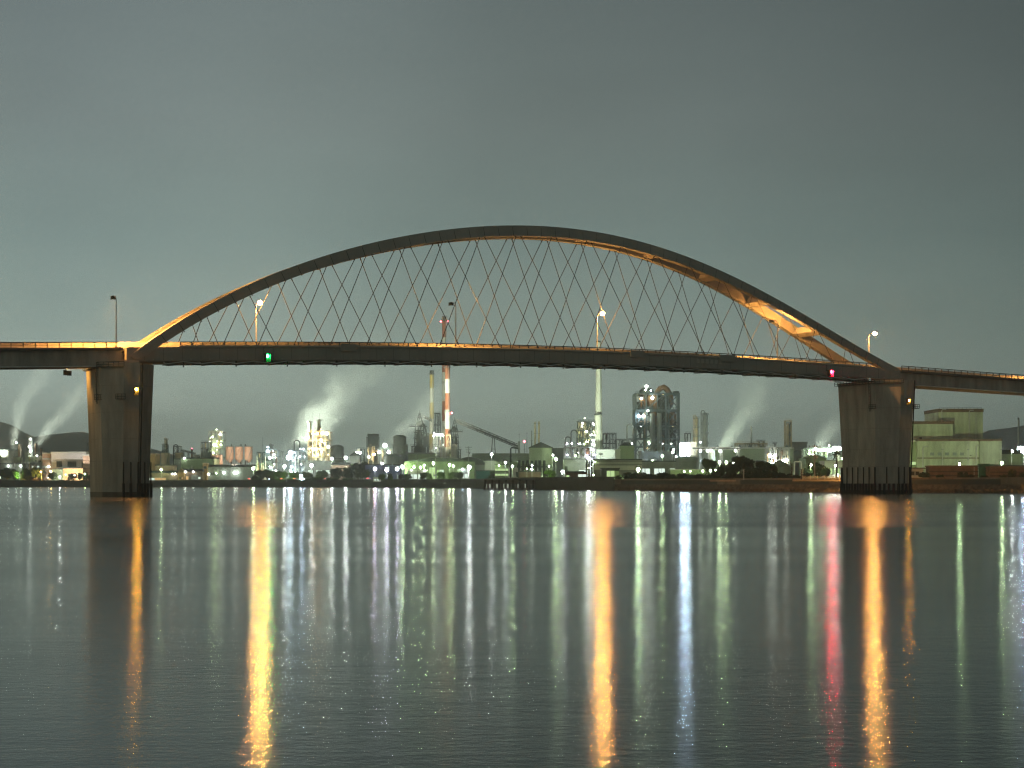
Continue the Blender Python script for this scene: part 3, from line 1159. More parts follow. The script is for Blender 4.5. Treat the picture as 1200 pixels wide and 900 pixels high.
def frame_tower(name, label, x0, x1, yt, D, depth, levels, bays, m=None, vessels=4, pipes=8, lamps=(), cat='process tower', vm=(), group=None, seed=1, brace=True, taper=0,
                clad=None):
    rr = random.Random(seed)
    m = m or M_frame
    w = (x1 - x0) * D / F
    hh = Z(yt, D) - GZ
    t = thing(name, label, cat, at((x0 + x1) / 2, D), 0, group)
    cw_ = max(.35, w * .022)
    b = MB()
    for i in range(bays + 1):
        for y in (0, depth / 2, depth):
            x = -w / 2 + w * i / bays
            b.bar((x, y, 0), (x * (1 - taper), y, hh), cw_)
    for l in range(1, levels + 1):
        z = hh * l / levels - .2
        k = 1 - taper * l / levels
        for y in (0, depth / 2, depth):
            b.bar((-w / 2 * k, y, z), (w / 2 * k, y, z), cw_ * .8)
        for i in range(bays + 1):
            x = (-w / 2 + w * i / bays) * k
            b.bar((x, 0, z), (x, depth, z), cw_ * .8)
    if brace:
        for l in range(levels):
            for i in range(bays):
                if rr.random() < .6:
                    z0, z1 = hh * l / levels, hh * (l + 1) / levels
                    xa, xb = -w / 2 + w * i / bays, -w / 2 + w * (i + 1) / bays
                    if rr.random() < .5:
                        xa, xb = xb, xa
                    for y in (0, depth):
                        b.bar((xa * (1 - taper), y, z0), (xb * (1 - taper), y, z1), cw_ * .55)
    b.build('frame', m, t)
    for l in range(1, levels + 1):
        z = hh * l / levels
        k = 1 - taper * l / levels
        g = MB()
        g.box(-w / 2 * k - .5, w / 2 * k + .5, -.5, depth + .5, z, z + .18)
        for i in range(max(4, int(w / 1.8)) + 1):
            x = (-w / 2 + w * i / max(4, int(w / 1.8))) * k
            g.bar((x, -.45, z + .18), (x, -.45, z + 1.25), .1)
        g.bar((-w / 2 * k, -.45, z + 1.25), (w / 2 * k, -.45, z + 1.25), .12)
        g.bar((-w / 2 * k, -.45, z + .75), (w / 2 * k, -.45, z + .75), .08)
        g.build('platform', m, t)
    vm = vm or (M_hull, M_tank, M_cream, M_rust)
    for i in range(vessels):
        l = rr.randint(0, levels - 1)
        z0, z1 = hh * l / levels + .3, hh * (l + 1) / levels - .4
        r = min(w / bays * .42, depth * .2) * rr.uniform(.6, 1)
        x = -w / 2 * .8 + w * .8 * rr.random()
        y = depth * rr.choice((.2, .35, .7))
        vb = MB()
        kind = rr.random()
        if kind < .55:
            vb.rev([(r * .3, z0), (r * .35, z0 + (z1 - z0) * .15), (r, z0 + (z1 - z0) * .45), (r, z0 + (z1 - z0) * .85), (r * .4, z1)], 14, x, y)
        elif kind < .8:
            vb.rev([(r * .8, z0), (r * .8, z1 - .5), (r * .3, z1)], 14, x, y)
        else:
            zz = (z0 + z1) / 2
            vb.tube([(x - r * 1.6, y, zz), (x - r * 1.4, y, zz), (x + r * 1.4, y, zz), (x + r * 1.6, y, zz)], [r * .3, r * .75, r * .75, r * .3], 12)
        vb.build('vessel', rr.choice(vm), t, True)
    for i in range(pipes):
        x = -w / 2 + w * rr.random()
        y = rr.choice((-.8, depth * .5, depth * .15))
        z0 = hh * rr.uniform(0, .5)
        z1 = hh * rr.uniform(.45, 1.03)
        r = rr.uniform(.16, .5) * max(1, w / 30)
        x2 = max(-w / 2, min(w / 2, x + rr.uniform(-.3, .3) * w))
        pb = MB()
        pb.tube([(x, y, z0), (x, y, z1 - r * 2), (x + (x2 - x) * .15, y, z1), (x2, y, z1), (x2, y, z1 - rr.uniform(1, 6))], r, 7)
        pb.build('pipe', rr.choice(vm), t, True)
    for fx, fz, lm, lr in lamps:
        globe(t, (-w / 2 + fx * w, -lr - 1.0, hh * fz), lm, lr)
    if len(lamps) >= 6:              # the small lamps along the platforms
        for i in range(min(12, len(lamps) + 2)):
            l = rr.randint(1, levels)
            globe(t, (-w / 2 + w * rr.random(), -.9, hh * l / levels + rr.choice((-1.2, 2.2))), rr.choice([q[2] for q in lamps]), rr.uniform(.45, .8))
    return t


def pipe_loop(label, cx, wpx, yt, D, m, lamps=(), group=None, n=1):
    w = wpx * D / F
    hh = Z(yt, D) - GZ
    t = thing('pipe_loop', label, 'pipe loop', at(cx, D), 0, group)
    r = w / 2
    p = MB()
    p.tube([(-r, 0, 0), (-r, 0, hh - r)] + [(-r * math.cos(a), 0, hh - r + r * math.sin(a)) for a in (.4, .8, 1.2, 1.57, 1.95, 2.35, 2.75)] + [(r, 0, hh - r), (r, 0, 0)], max(.35, w * .11), 8)
    p.build('pipe', m, t, True)
    s_ = MB()
    for z in (hh * .55, hh * .75):
        s_.bar((-r, .3, z), (r, .3, z), .35)
    for z in (hh * .6, hh * .8):
        s_.rev([(r * .5, z), (r * .5, z + .2)], 10, r, 0)
    s_.bar((r * 1.2, .8, 0), (r * 1.2, .8, hh * .8), .4)
    s_.build('pipe_bracket', M_frame, t)
    for fx, fz, lm, lr in lamps:
        globe(t, (fx * r, -lr - .8, hh * fz), lm, lr)
    return t


def mast(name, label, cx, wpx, yt, D, m=None, cat='mast', group=None, light=None, flare=False):
    hh = Z(yt, D) - GZ
    r = max(.12, wpx * D / F / 2)
    t = thing(name, label, cat, at(cx, D), 0, group)
    b = MB()
    b.tube([(0, 0, 0), (0, 0, hh * .5), (0, 0, hh)], [r * 1.15, r, r * (.8 if wpx > 1.2 else .4)], 10)
    b.build('shaft', m or M_frame, t, True)
    g = MB()
    for f in (.55, .8, .97):
        g.rev([(r + .02, hh * f), (r + .45, hh * f), (r + .45, hh * f + .2), (r + .02, hh * f + .2)], 10)
    g.build('ring', M_frame, t)
    if light:
        globe(t, (0, -r - .4, hh - .3), light[0], light[1])
    return t


def pole_lamp(label, px, py, D, m, r, group=None, arm=0.8, cat='lamp post'):
    """free-standing lamp post; (px, py) is the lamp"""
    hh = Z(py, D) - GZ
    t = thing('lamp_post', label, cat, at(px, D), 0, group)
    b = MB()
    b.tube([(0, .8, 0), (0, .8, hh + r + .2), (0, .35, hh + r + .55), (0, 0, hh + r + .45)], [.16, .11, .09, .09], 7)
    b.build('pole', M_galv, t)
    hd = MB()
    hd.rev([(r * .9, hh + r * .72), (r * .75, hh + r + .12), (.12, hh + r + .4)], 10)
    hd.build('lamp_head', M_frame, t)
    globe(t, (0, 0, hh), m, r, 'lamp')
    return t


def utility_pole(label, px, yt, D, arms=2, group=None):
    hh = Z(yt, D) - GZ
    t = thing('utility_pole', label, 'utility pole', at(px, D), 0, group)
    b = MB()
    b.tube([(0, 0, 0), (0, 0, hh)], [.3, .2], 8)
    b.build('pole', M_pole, t)
    for i in range(arms):
        a = MB()
        z = hh - 1.0 - i * 1.6
        wd = 2.2 - .4 * i
        a.box(-wd, wd, -.3, -.12, z, z + .22)
        for x in (-wd * .9, -wd * .3, wd * .3, wd * .9):
            a.rev([(.12, z + .22), (.16, z + .5), (.08, z + .7)], 6, x, -.2)
        a.build('crossarm', M_frame, t)
    tr = MB()
    tr.rev([(.45, hh - 5.4), (.45, hh - 4.2), (.2, hh - 4.0)], 10, .6, -.3)
    tr.build('transformer', M_frame, t, True)
    return t


# ---- trees: prototypes with shared mesh data
def crown_mesh(seed, nleaf, clumps, flat=.8, leaf=.09):
    rr = random.Random(seed)
    b = MB()
    cs = []
    for i in range(clumps):
        a = rr.uniform(0, 2 * PI)
        rad = rr.uniform(.1, .72)
        cs.append((rad * math.cos(a), rad * math.sin(a), rr.uniform(-.55, .62) * flat, rr.uniform(.16, .36)))
    for i in range(nleaf):
        cx_, cy_, cz_, cr_ = rr.choice(cs)
        d = Vector((rr.gauss(0, 1), rr.gauss(0, 1), rr.gauss(0, 1))).normalized() * cr_ * rr.uniform(.5, 1.25)
        p = Vector((cx_, cy_, cz_)) + d
        e1 = Vector((rr.gauss(0, 1), rr.gauss(0, 1), rr.gauss(0, 1))).normalized()
        e2 = e1.orthogonal().normalized()
        s_ = leaf * rr.uniform(.6, 1.4)
        b._add([p - e1 * s_, p + e2 * s_ * .6, p + e1 * s_, p - e2 * s_ * .6], [(0, 1, 2, 3)])
    return b, cs


def tree_proto(seed, nleaf=1100, clumps=15, lm=None, leaf=.085):
    b, cs = crown_mesh(seed, nleaf, clumps, leaf=leaf)
    rr = random.Random(seed)
    me = bpy.data.meshes.new('crown')
    me.from_pydata([(x, y, max(.08, z * .85 + .93)) for x, y, z in b.v], [], b.f)
    me.materials.append(lm or M_leaf)
    tb = MB()
    tb.tube([(0, 0, 0), (.02, 0, .35), (.0, .02, .75), (0, 0, 1.2)], [.07, .055, .045, .02], 7)
    for cx_, cy_, cz_, cr_ in cs[:8]:
        z0 = rr.uniform(.4, .8)
        tb.tube([(0, 0, z0), (cx_ * .5, cy_ * .5, z0 + .12), (cx_, cy_, cz_ * .85 + .93)], [.035, .022, .008], 5)
    mt = bpy.data.meshes.new('trunk')
    mt.from_pydata(tb.v, [], tb.f)
    mt.materials.append(M_trunk)
    return me, mt


PROTO = [tree_proto(11, 2600, 20, None, .1), tree_proto(23, 3000, 24, None, .1), tree_proto(37, 2600, 20, M_leafd, .1), tree_proto(53, 2400, 18, M_leafd, .1)]


def tree(label, px, wpx, yt, D, kind=0, group=None, name='tree', cat='tree', z=GZ):
    w = wpx * D / F
    hh = Z(yt, D) - z
    t = thing(name, label, cat, (X(px, D), D, z), random.uniform(0, 6.28), group)
    t.scale = (w / 2 / .95, w / 2 / .95, hh / 1.78)
    me, mt = PROTO[kind]
    for nm, d in (('crown', me), ('trunk', mt)):
        o = bpy.data.objects.new(nm, d)
        C.objects.link(o)
        o.parent = t
    return t


def shrub_mesh(seed, lm):
    b, cs = crown_mesh(seed, 1500, 16, .8, .12)
    me = bpy.data.meshes.new('foliage')
    me.from_pydata([(x, y, max(0, z * .62 + .45)) for x, y, z in b.v], [], b.f)
    me.materials.append(lm)
    return me


SHR = [shrub_mesh(5, M_leafd), shrub_mesh(6, M_leaf), shrub_mesh(8, M_leafd)]


def shrub(label, px, wpx, yt, D, kind=0, group=None, z=GZ):
    w = wpx * D / F
    hh = Z(yt, D) - z
    o = bpy.data.objects.new('shrub', SHR[kind])
    C.objects.link(o)
    o.location = (X(px, D), D, z)
    o.scale = (w / 2 / .95, w / 2 / .95, hh / 1.05)
    o.rotation_euler.z = random.uniform(0, 6.28)
    return tag(o, label, 'shrub', group)


def car(label, px, D, m, rz=0, group=None, z=6.3):
    t = thing('car', label, 'car', (X(px, D), D, z), rz, group)
    b = MB()
    b.prism([(-2.2, .35), (2.2, .35), (2.25, .8), (1.3, .95), (.75, 1.45), (-1.1, 1.5), (-1.9, 1.0), (-2.25, .95)], -.85, .85)
    b.build('body', m, t)
    g = MB()
    g.prism([(-1.6, 1.0), (1.05, 1.0), (.68, 1.38), (-1.0, 1.42)], -.88, .88)
    g.build('window', M_glass, t)
    for x in (-1.4, 1.35):
        for y in (-.8, .8):
            w = MB()
            w.cyl((x, y - .12, .33), (x, y + .12, .33), .33, n=12)
            w.build('wheel', M_rubber, t)
    for y in (-.6, .6):
        tl = MB()
        tl.box(-2.34, -2.2, y - .22, y + .22, .7, .95)
        tl.build('tail_light', L_tail, t)
    return t


# ------------------------------------------------------------------ left shore, 1.4 km away
V = 'vessel'
rect_building('warehouse', 'long white warehouse left of the left pier, brightly lit', 'warehouse', 60, 118, 531, 1480, 60, M_white, 'flat', M_wht,
              windows=[(.165, .62, 5, 5.5, M_dark), (.42, .62, 8, 5, M_dark), (.64, .6, 2, 6, M_dark), (.72, .45, 4, 3.5, M_pale)], seams=False,
              lamps=[(.18, .16, L_w, 1.3), (.40, .18, L_w, 1.5), (.60, .2, L_w, .9)])
rect_building('warehouse', 'tan slatted annex at the right end of the white warehouse', 'warehouse', 97, 124, 534, 1468, 8, M_pink, 'flat', M_wht,
              bands=[(.2, .4, M_rust), (.35, .4, M_rust), (.5, .4, M_rust), (.65, .4, M_rust), (.8, .4, M_rust)], seams=False, lamps=[(.02, .1, L_o, 1.0)])
rect_building('shed', 'low orange shed in front of the white warehouse', 'shed', 74, 97, 549, 1455, 10, M_orange, 'flat', M_dark, lamps=[(.15, .55, L_o, .8), (.9, .35, L_m, .9)])
rect_building('shed', 'low green shed left of the orange shed', 'shed', 61, 73.5, 550, 1456, 10, M_green, 'flat', M_dark)
rect_building('stair_tower', 'narrow white and salmon stair tower beside the white warehouse', 'stair tower', 49.5, 59.5, 532, 1490, 20, M_pink, 'flat', M_wht,
              bands=[(.5, 2.2, M_white), (.78, 2.0, M_white)], lamps=[(.8, .55, L_w, 1.1), (.75, .18, L_w, 1.2)], seams=False)
rect_building('office_block', 'pale office block with small windows behind the orange tree', 'building', 33, 49, 536, 1500, 20, M_pale, 'flat', M_white,
              windows=[(.35, .62, 2.4, 2, L_winw), (.75, .62, 2.4, 2, L_winw), (.55, .85, 2, 1.6, M_dark), (.85, .85, 2, 1.6, M_dark)], vents=2,
              lamps=[(.02, .3, L_w, 1.0)])
tank('storage_tank', 'wide pale ribbed tank at the left edge of the picture', 8, 20, 527, 1560, M_tank, 'cone', lamps=[(-.5, .3, L_w, 1.6), (.1, .45, L_w, 1.4), (-.9, .15, L_w, 1.8)], ribs=6, rise=.07)
tank('storage_tank', 'small pale tank with a bright lamp beside the left steam plume', 19.5, 10, 535, 1500, M_tank, 'cone', lamps=[(-.9, .35, L_m, 2.0), (.6, .2, L_w, 1.3), (-.2, .0, L_w, 1.4)], ribs=4)
rect_building('pump_house', 'low bluish pump house under the left tanks', 'building', 0, 26, 544, 1490, 12, M_grey, 'flat', windows=[(.2, .5, 3, 2, L_winw), (.5, .5, 3, 2, L_winw), (.8, .5, 3, 2, L_winw)], lamps=[(.4, .9, L_w, 1.3), (.97, .9, L_w, 1.5), (.85, .35, L_m, 1.2)])
chimney('short salmon chimney with a lamp on top near the left edge', 23, 4.2, 3.6, 520, 1520, [(0, 0), (.4, 1)], [M_pink, M_pink], platforms=(.6,))
globe(bpy.data.objects['chimney'], (-2, -3.5, Z(520, 1520) - GZ + 1), L_w, 1.2)
column('process_column', 'brilliantly lit white column behind the pale office block', 37, 4.2, 512, 1530, M_white, 5,
       lamps=[(0, .95, L_w, 1.2), (-.4, .78, L_w, 1.8), (.3, .68, L_w, 1.8), (-.3, .56, L_w, 1.8), (.2, .45, L_w, 1.6), (0, .33, L_w, 1.5)])
chimney('pale salmon chimney right of the bright white column', 42.3, 3.6, 3, 519, 1540, [(0, 0), (.5, 0)], [M_pink, M_pink], platforms=(.7,))
chimney('short brown chimney beside the stair tower', 48.5, 3.0, 2.6, 525, 1520, [(0, 0), (.5, 0)], [M_rust, M_rust], platforms=(.8,))
frame_tower('pipe_rack', 'white steel pipe rack in front of the bright column', 29.5, 44.5, 530.5, 1495, 8, 3, 4, M_galv, 2, 5, lamps=[(.95, .9, L_w, .9)], cat='pipe rack', seed=4)
frame_tower('process_tower', 'small dark frame tower peeping over the white warehouse', 102, 110, 520, 1600, 10, 4, 2, M_hull, 3, 5, lamps=[(.6, .6, L_w, .8)], seed=5)
rect_building('workshop', 'dark brown workshop with lamps behind the orange tree', 'building', 24, 50, 551, 1450, 10, M_brick, 'ridge', rise=3, windows=[(.3, .5, 3, 1.6, L_wino), (.7, .5, 3, 1.6, L_wino)])

# between the left pier and the three silos
rect_building('warehouse', 'plain orange box building right of the left pier', 'warehouse', 165, 182, 533, 1470, 20, M_orange, 'flat', M_pink, seams=False, lamps=[(1.15, .35, L_o, 1.0)])
tank('process_vessel', 'cream vessel with a slim tower on top right of the left pier', 192.5, 10, 530, 1520, M_cream, 'flat', lamps=[(.3, .35, L_m, .9)], ribs=2)
column('process_column', 'slim ochre column rising above the cream vessel', 195, 3.2, 514, 1545, M_cream, 6)
frame_tower('process_tower', 'open frame on the cream vessel beside the slim ochre column', 190, 196, 521, 1535, 6, 6, 2, M_hull, 2, 3, seed=8)
tank('process_vessel', 'cream vessel under a pipe frame next to the pipe bridge', 209, 9, 530, 1530, M_cream, 'flat', ribs=2)
pipe_loop('dark inverted U pipe over the cream vessel by the pipe bridge', 206, 5, 521, 1535, M_hull)
frame_tower('process_tower', 'light frame tower with pipes beside the pipe bridge', 203, 211, 523, 1542, 8, 5, 2, M_hull, 2, 6, seed=9)
chimney('stubby chimney with a red lamp left of the lit greenish tower', 225, 2.6, 2.4, 526, 1540, [(0, 0), (.5, 0)], [M_rust, M_rust], lights=[(1.0, 0, 1.3)])


def bridge_truss(name, label, cat, p0, p1, D, h, m, supports=(), depth=3.0, lamps=()):
    """straight enclosed truss from (px,py) to (px,py)"""
    a = Vector((X(p0[0], D), 0, Z(p0[1], D)))
    b = Vector((X(p1[0], D), 0, Z(p1[1], D)))
    mid = (a.x + b.x) / 2
    t = thing(name, label, cat, (mid, D, GZ))
    a -= Vector((mid, 0, GZ))
    b -= Vector((mid, 0, GZ))
    g = MB()
    for y in (0, depth):
        for dz in (0, h):
            g.bar((a.x, y, a.z + dz), (b.x, y, b.z + dz), h * .16)
    k = max(4, int((b - a).length / (h * 1.1)))
    for i in range(k):
        p, q = a.lerp(b, i / k), a.lerp(b, (i + 1) / k)
        for y in (0, depth):
            g.bar((p.x, y, p.z), (p.x, y, p.z + h), h * .08)
            g.bar((p.x, y, p.z + (0 if i % 2 else h)), (q.x, y, q.z + (h if i % 2 else 0)), h * .09)
    g.build('truss', m, t)
    bl = MB()
    bl.bar(a + Vector((0, depth / 2, h * .45)), b + Vector((0, depth / 2, h * .45)), depth * .7, h * .45)
    bl.build('belt_gallery', M_conv, t)
    for f in supports:
        p = a.lerp(b, f)
        sg = MB()
        for sx_ in (-1, 1):
            for y in (0, depth):
                sg.bar((p.x + sx_ * h * .9, y, 0), (p.x + sx_ * h * .25, y, p.z), h * .2)
        for i in range(1, 4):
            zz = p.z * i / 4
            sg.bar((p.x - h * (.9 - .65 * i / 4), 0, zz), (p.x + h * (.9 - .65 * i / 4), 0, zz), h * .14)
        sg.build('trestle', m, t)
    for f, lm, lr in lamps:
        p = a.lerp(b, f)
        globe(t, (p.x, -lr - .8, p.z - lr), lm, lr)
    return t


bridge_truss('pipe_bridge', 'thin pipe bridge between the two cream vessels and the small tank', 'pipe bridge', (212, 528.5), (229, 532.5), 1535, 1.8, M_frame, (.15, .5, .9))
tank('process_vessel', 'small pale vessel left of the lit greenish tower', 230, 8, 533, 1530, M_tank, 'cone', ribs=2)
tank('process_vessel', 'grey vessel with pipework on its head under the lit greenish tower', 241, 13, 529, 1525, M_tankg, 'flat', ribs=3)
frame_tower('process_tower', 'pipework frame on the grey vessel under the lit greenish tower', 235.5, 246, 518, 1540, 8, 6, 3, M_hull, 3, 8, seed=13)
frame_tower('process_tower', 'tall frame tower sparkling with greenish yellow lamps', 244.5, 261, 506, 1550, 14, 6, 3, M_tank, 6, 6,
            lamps=[(.2, .42, L_m, 1.3), (.35, .58, L_m, 1.7), (.55, .75, L_m, 1.4), (.86, .95, L_w, 2.0), (.45, .74, L_m, 1.9), (.35, .45, L_m, 2.1), (.9, .74, L_m, 1.4), (.85, .5, L_m, 1.4), (.15, .55, L_m, 1.3), (.5, .3, L_m, 1.2), (.3, .9, L_m, 1.0), (.75, .3, L_m, 1.0)],
            vm=(M_tank, M_cream), seed=17)
for i, (cx, lab) in enumerate([(268.2, 'leftmost of the three tall salmon silos on hoppers'), (279.4, 'middle one of the three tall salmon silos on hoppers'), (290.5, 'rightmost of the three tall salmon silos on hoppers')]):
    tank('silo', lab, cx, 9.4, 523, 1520, M_pink, 'flat', yb=538, cat='silo', group='three salmon silos', legs=6, ribs=1)
    mast('vent_pipe', ['short dark vent pipe behind the leftmost salmon silo', 'short dark vent pipe behind the middle salmon silo', 'short dark vent pipe behind the rightmost salmon silo'][i], cx + (3, 3, -3)[i], 1.6, 520.5, 1536, M_hull, 'vent pipe')
for i, cx in enumerate((249.5, 254.0, 258.5)):
    tank('silo', ['first low salmon tank counted from the lit greenish tower', 'second low salmon tank counted from the lit greenish tower', 'third low salmon tank, next to the tall silos'][i], cx, 4.4, 533, 1505, M_pink, 'dome', cat='silo', group='low salmon tanks', ribs=1)
rect_building('warehouse', 'green shed with dark seams and a flat dark roof below the salmon tanks', 'warehouse', 212, 250, 537.5, 1475, 40, M_green, 'flat', M_dark, windows=[(.34, .5, 1.2, 9, M_tank)], lamps=[(.12, 1.02, L_w, 1.4)])
rect_building('warehouse', 'brown end block at the left of the green shed', 'warehouse', 204.5, 212, 538.5, 1474, 30, M_grey, 'flat', M_dark, lamps=[(-.45, .55, L_o, 1.6)])
rect_building('warehouse', 'long dark green quay warehouse behind the brilliant green star lamp', 'warehouse', 242, 312, 544, 1450, 45, M_grey, 'ridge', M_dark, rise=2.4,
              windows=[(.13, .55, 7, 2.2, M_dark), (.52, .12, 4, 2, M_dark)], lamps=[(.04, .52, L_w, 1.2), (.30, .62, L_w, 1.6), (.48, .62, L_w, 2.0), (.52, .62, L_w, 1.6), (.17, .58, L_m, 1.0)])
rect_building('gatehouse', 'narrow orange gatehouse at the left end of the quay warehouse', 'building', 237.5, 243, 543.5, 1446, 8, M_orange, 'flat', M_pink, windows=[(.5, .8, 2.4, 2, M_dark)])
rect_building('house', 'grey house with lit windows left of the orange gatehouse', 'house', 215, 237, 549.5, 1440, 12, M_brick, 'ridge', M_dark, rise=2.5,
              windows=[(.2, .4, 2.4, 3, L_wino), (.6, .45, 6, 4, M_grey), (.85, .4, 2, 2, L_winw)], lamps=[(.14, .98, L_w, 1.4), (.55, .98, L_w, 1.3)])
rect_building('house', 'small orange gabled house near the waterfront', 'house', 208.5, 216, 549, 1436, 9, M_orange, 'gable', M_rust, rise=3.5, windows=[(.35, .4, 1.2, 1.4, M_dark), (.7, .4, 1.2, 1.4, L_wino)])
rect_building('shed', 'long low brown shed with an amber lit front next to the left pier', 'shed', 170, 208, 551.5, 1440, 12, M_brick, 'ridge', M_dark, rise=2.2,
              windows=[(.22, .3, 5, 2.6, L_winw), (.45, .32, 9, 2.8, L_wino), (.58, .32, 3.5, 2.8, L_wino)], lamps=[(.94, .9, L_w, 1.3), (.86, .9, L_w, 1.2)])
rect_building('shed', 'salmon shed behind the brown waterfront shed', 'shed', 182, 205, 545.5, 1465, 12, M_pink, 'flat', M_dark)
pole_lamp('lamp post with a green white lamp on the quay right of the left pier', 189, 550.5, 1432, L_M, 1.25)
pole_lamp('lamp post with the brilliant green white lamp in front of the quay warehouse', 297, 549, 1385, L_M, 2.0)
pole_lamp('lamp post with a cold white lamp on the far left waterfront', 70, 559, 1425, L_W, 1.2)
pole_lamp('lamp post with an amber lamp beside the orange tree', 59.5, 552.5, 1432, glow('amber_street', (1, .66, .2), 120), 1.5)
pole_lamp('lamp post with a dim orange lamp left of the amber one', 48, 553, 1436, L_o, 1.1)
pole_lamp('lamp post with a yellow green lamp close to the left pier', 99.5, 555.5, 1428, L_m, 1.2)
pole_lamp('lamp post with a small white lamp among the pruned shrubs', 87.5, 557, 1428, L_w, .8)

# ------------------------------------------------------------------ the brilliantly lit plant (300-400)
frame_tower('process_tower', 'cluster of orange tanks and pipes in a frame right of the quay warehouse', 301, 312, 530, 1400, 14, 4, 3, M_hull, 6, 8, vm=(M_pink, M_rust, M_tank), lamps=[(.9, .3, L_w, 1.6)], seed=21)
frame_tower('process_tower', 'white flooded process frame left of the dark pipe loop', 311, 325, 527, 1390, 16, 5, 3, M_frame, 6, 9, lamps=[(.25, .95, L_b, 2.0), (.4, .75, L_w, 1.9), (.75, .85, L_w, 1.5), (.2, .2, L_w, 1.9), (.35, .12, L_b, 2.0), (.98, .2, L_w, 2.6), (.9, .05, L_w, 2.2), (.5, .45, L_w, 1.5)], seed=22)
column('process_column', 'stubby dark column above the white flooded process frame', 318.2, 3, 521, 1405, M_tankg, 4)
mast('mast', 'thin aerial mast left of the white flooded process frame', 308, .6, 512, 1420)
pipe_loop('tall dark inverted U pipe in the blue white glare', 348, 6.5, 516, 1400, M_hull)
frame_tower('process_tower', 'bluish process frame under the tall dark pipe loop', 338.5, 358, 529, 1385, 14, 4, 4, M_frame, 5, 10,
            lamps=[(.05, .8, L_b, 3.6), (.15, .95, L_b, 3.0), (.3, .25, L_b, 2.2), (.45, .2, L_w, 2.6), (.85, .10, L_B, 2.4), (.75, .2, L_b, 2.2), (.95, .3, L_b, 1.6), (.2, .5, L_b, 1.6)],
            vm=(M_tankg, M_tank), seed=23)
column('process_column', 'left one of two short chimneylike vents beside the pipe loop', 354, 2.4, 526, 1395, M_tankg, 2, loop=False)
column('process_column', 'right one of two short chimneylike vents beside the pipe loop', 358.3, 2.6, 529, 1395, M_tankg, 2, loop=False)
column('process_column', 'left one of the twin ochre columns above the white floodlights', 363.5, 4.8, 493, 1410, M_cream, 5, loop=False)
column('process_column', 'right one of the twin ochre columns above the white floodlights', 374, 5.0, 491, 1412, M_cream, 6, loop=False)
mast('mast', 'whip aerial on the left twin ochre column', 366.6, .5, 482, 1416)
mast('mast', 'whip aerial on the right twin ochre column', 374.6, .6, 484, 1418)
frame_tower('process_tower', 'dense ochre process frame ablaze with white lamps below the twin columns', 361, 386, 506, 1390, 20, 6, 5, M_cream, 9, 12,
            lamps=[(.25, .96, L_o, 1.7), (.45, .96, L_o, 1.6), (.7, .97, L_w, 1.8), (.9, .96, L_w, 2.0), (.62, .84, L_o, 1.5), (.97, .7, L_w, 1.8), (.35, .38, L_w, 2.0), (.2, .32, L_o, 1.5), (.5, .36, L_w, 1.8), (.78, .38, L_w, 1.9), (.95, .36, L_w, 2.0), (.4, .24, L_w, 2.2), (.62, .24, L_w, 2.0), (.85, .22, L_w, 2.2), (.2, .1, L_w, 2.4), (.38, .08, L_w, 2.6), (.58, .06, L_W, 2.0), (.72, .1, L_w, 2.4), (.9, .1, L_w, 2.4), (1.04, .2, L_w, 2.2)],
            vm=(M_cream, M_cream, M_tank, M_rust), seed=24)
pole_lamp('lamp post with a white lamp left of the bluish process frame', 333.5, 546.5, 1340, L_W, 1.9)
pole_lamp('lamp post with a yellowish lamp below the pipe loop', 340.3, 551.5, 1325, L_M, 1.1)
pole_lamp('lamp post with a greenish white lamp low in front of the pipe loop', 354.8, 554.5, 1320, L_W, 1.4)
pole_lamp('lamp post with a white lamp in front of the dense ochre frame', 365, 545.5, 1335, L_W, 1.8)
pole_lamp('lamp post with a white lamp at the right of the dense ochre frame', 389, 537.5, 1330, L_W, 1.6)
rect_building('building', 'plain pale block glowing below the process frames', 'building', 357, 391, 541, 1375, 10, M_tankg, 'flat', M_tankg, windows=[(.2, .5, 4, 3, L_winw), (.5, .5, 5, 3, L_winw), (.8, .5, 4, 3, L_winw)], seams=False)
tank('gas_holder', 'grey green round gas holder with a domed top right of the ochre frame', 394.5, 15, 521, 1500, M_tankg, 'dome', rise=.28, ribs=4)
rect_building('building', 'low brown building with amber windows under the gas holder', 'building', 388, 409, 542, 1345, 12, M_brick, 'ridge', M_dark, rise=2.2, windows=[(.25, .45, 4, 2.2, L_wino), (.6, .45, 5, 2.2, L_wino), (.85, .45, 3, 2.2, L_wino)])
bridge_truss('pipe_bridge', 'pale pipe bridge in front of the gas holder', 'pipe bridge', (386, 538), (408, 538.5), 1440, 2, M_galv, (.2, .8))
pole_lamp('lamp post with a bright white lamp above the big dark tree', 405.3, 536.5, 1330, L_W, 1.9)

# ------------------------------------------------------------------ 410-480
rect_building('control_house', 'small dark house with lit windows left of the orange lit tower', 'building', 410, 421, 529.5, 1380, 10, M_tankg, 'gable', M_dark, rise=3.5, windows=[(.3, .6, 2.4, 4, L_wing), (.75, .6, 2.4, 4, M_dark)])
frame_tower('pipe_rack', 'low pipe rack with two white lamps beside the small dark house', 418, 431, 526, 1400, 8, 3, 3, M_hull, 3, 5, lamps=[(.02, .88, L_w, 1.8), (.33, .88, L_w, 1.9)], cat='pipe rack', seed=31)
frame_tower('process_tower', 'dark tower with ochre vessels and orange lamps left of the domed tower', 429.5, 443, 512.5, 1380, 12, 5, 3, M_hull, 6, 6,
            lamps=[(.22, .56, L_w, 1.7), (.68, .62, L_o, 2.0), (.42, .28, L_o, 2.1), (.9, .27, L_o, 2.3)], vm=(M_cream, M_cream, M_hull), seed=32)
rect_building('hoist_house', 'dark hoist house on top of the tower with ochre vessels', 'building', 431, 443, 511, 1390, 7, M_hull, 'flat', M_dark, seams=False)
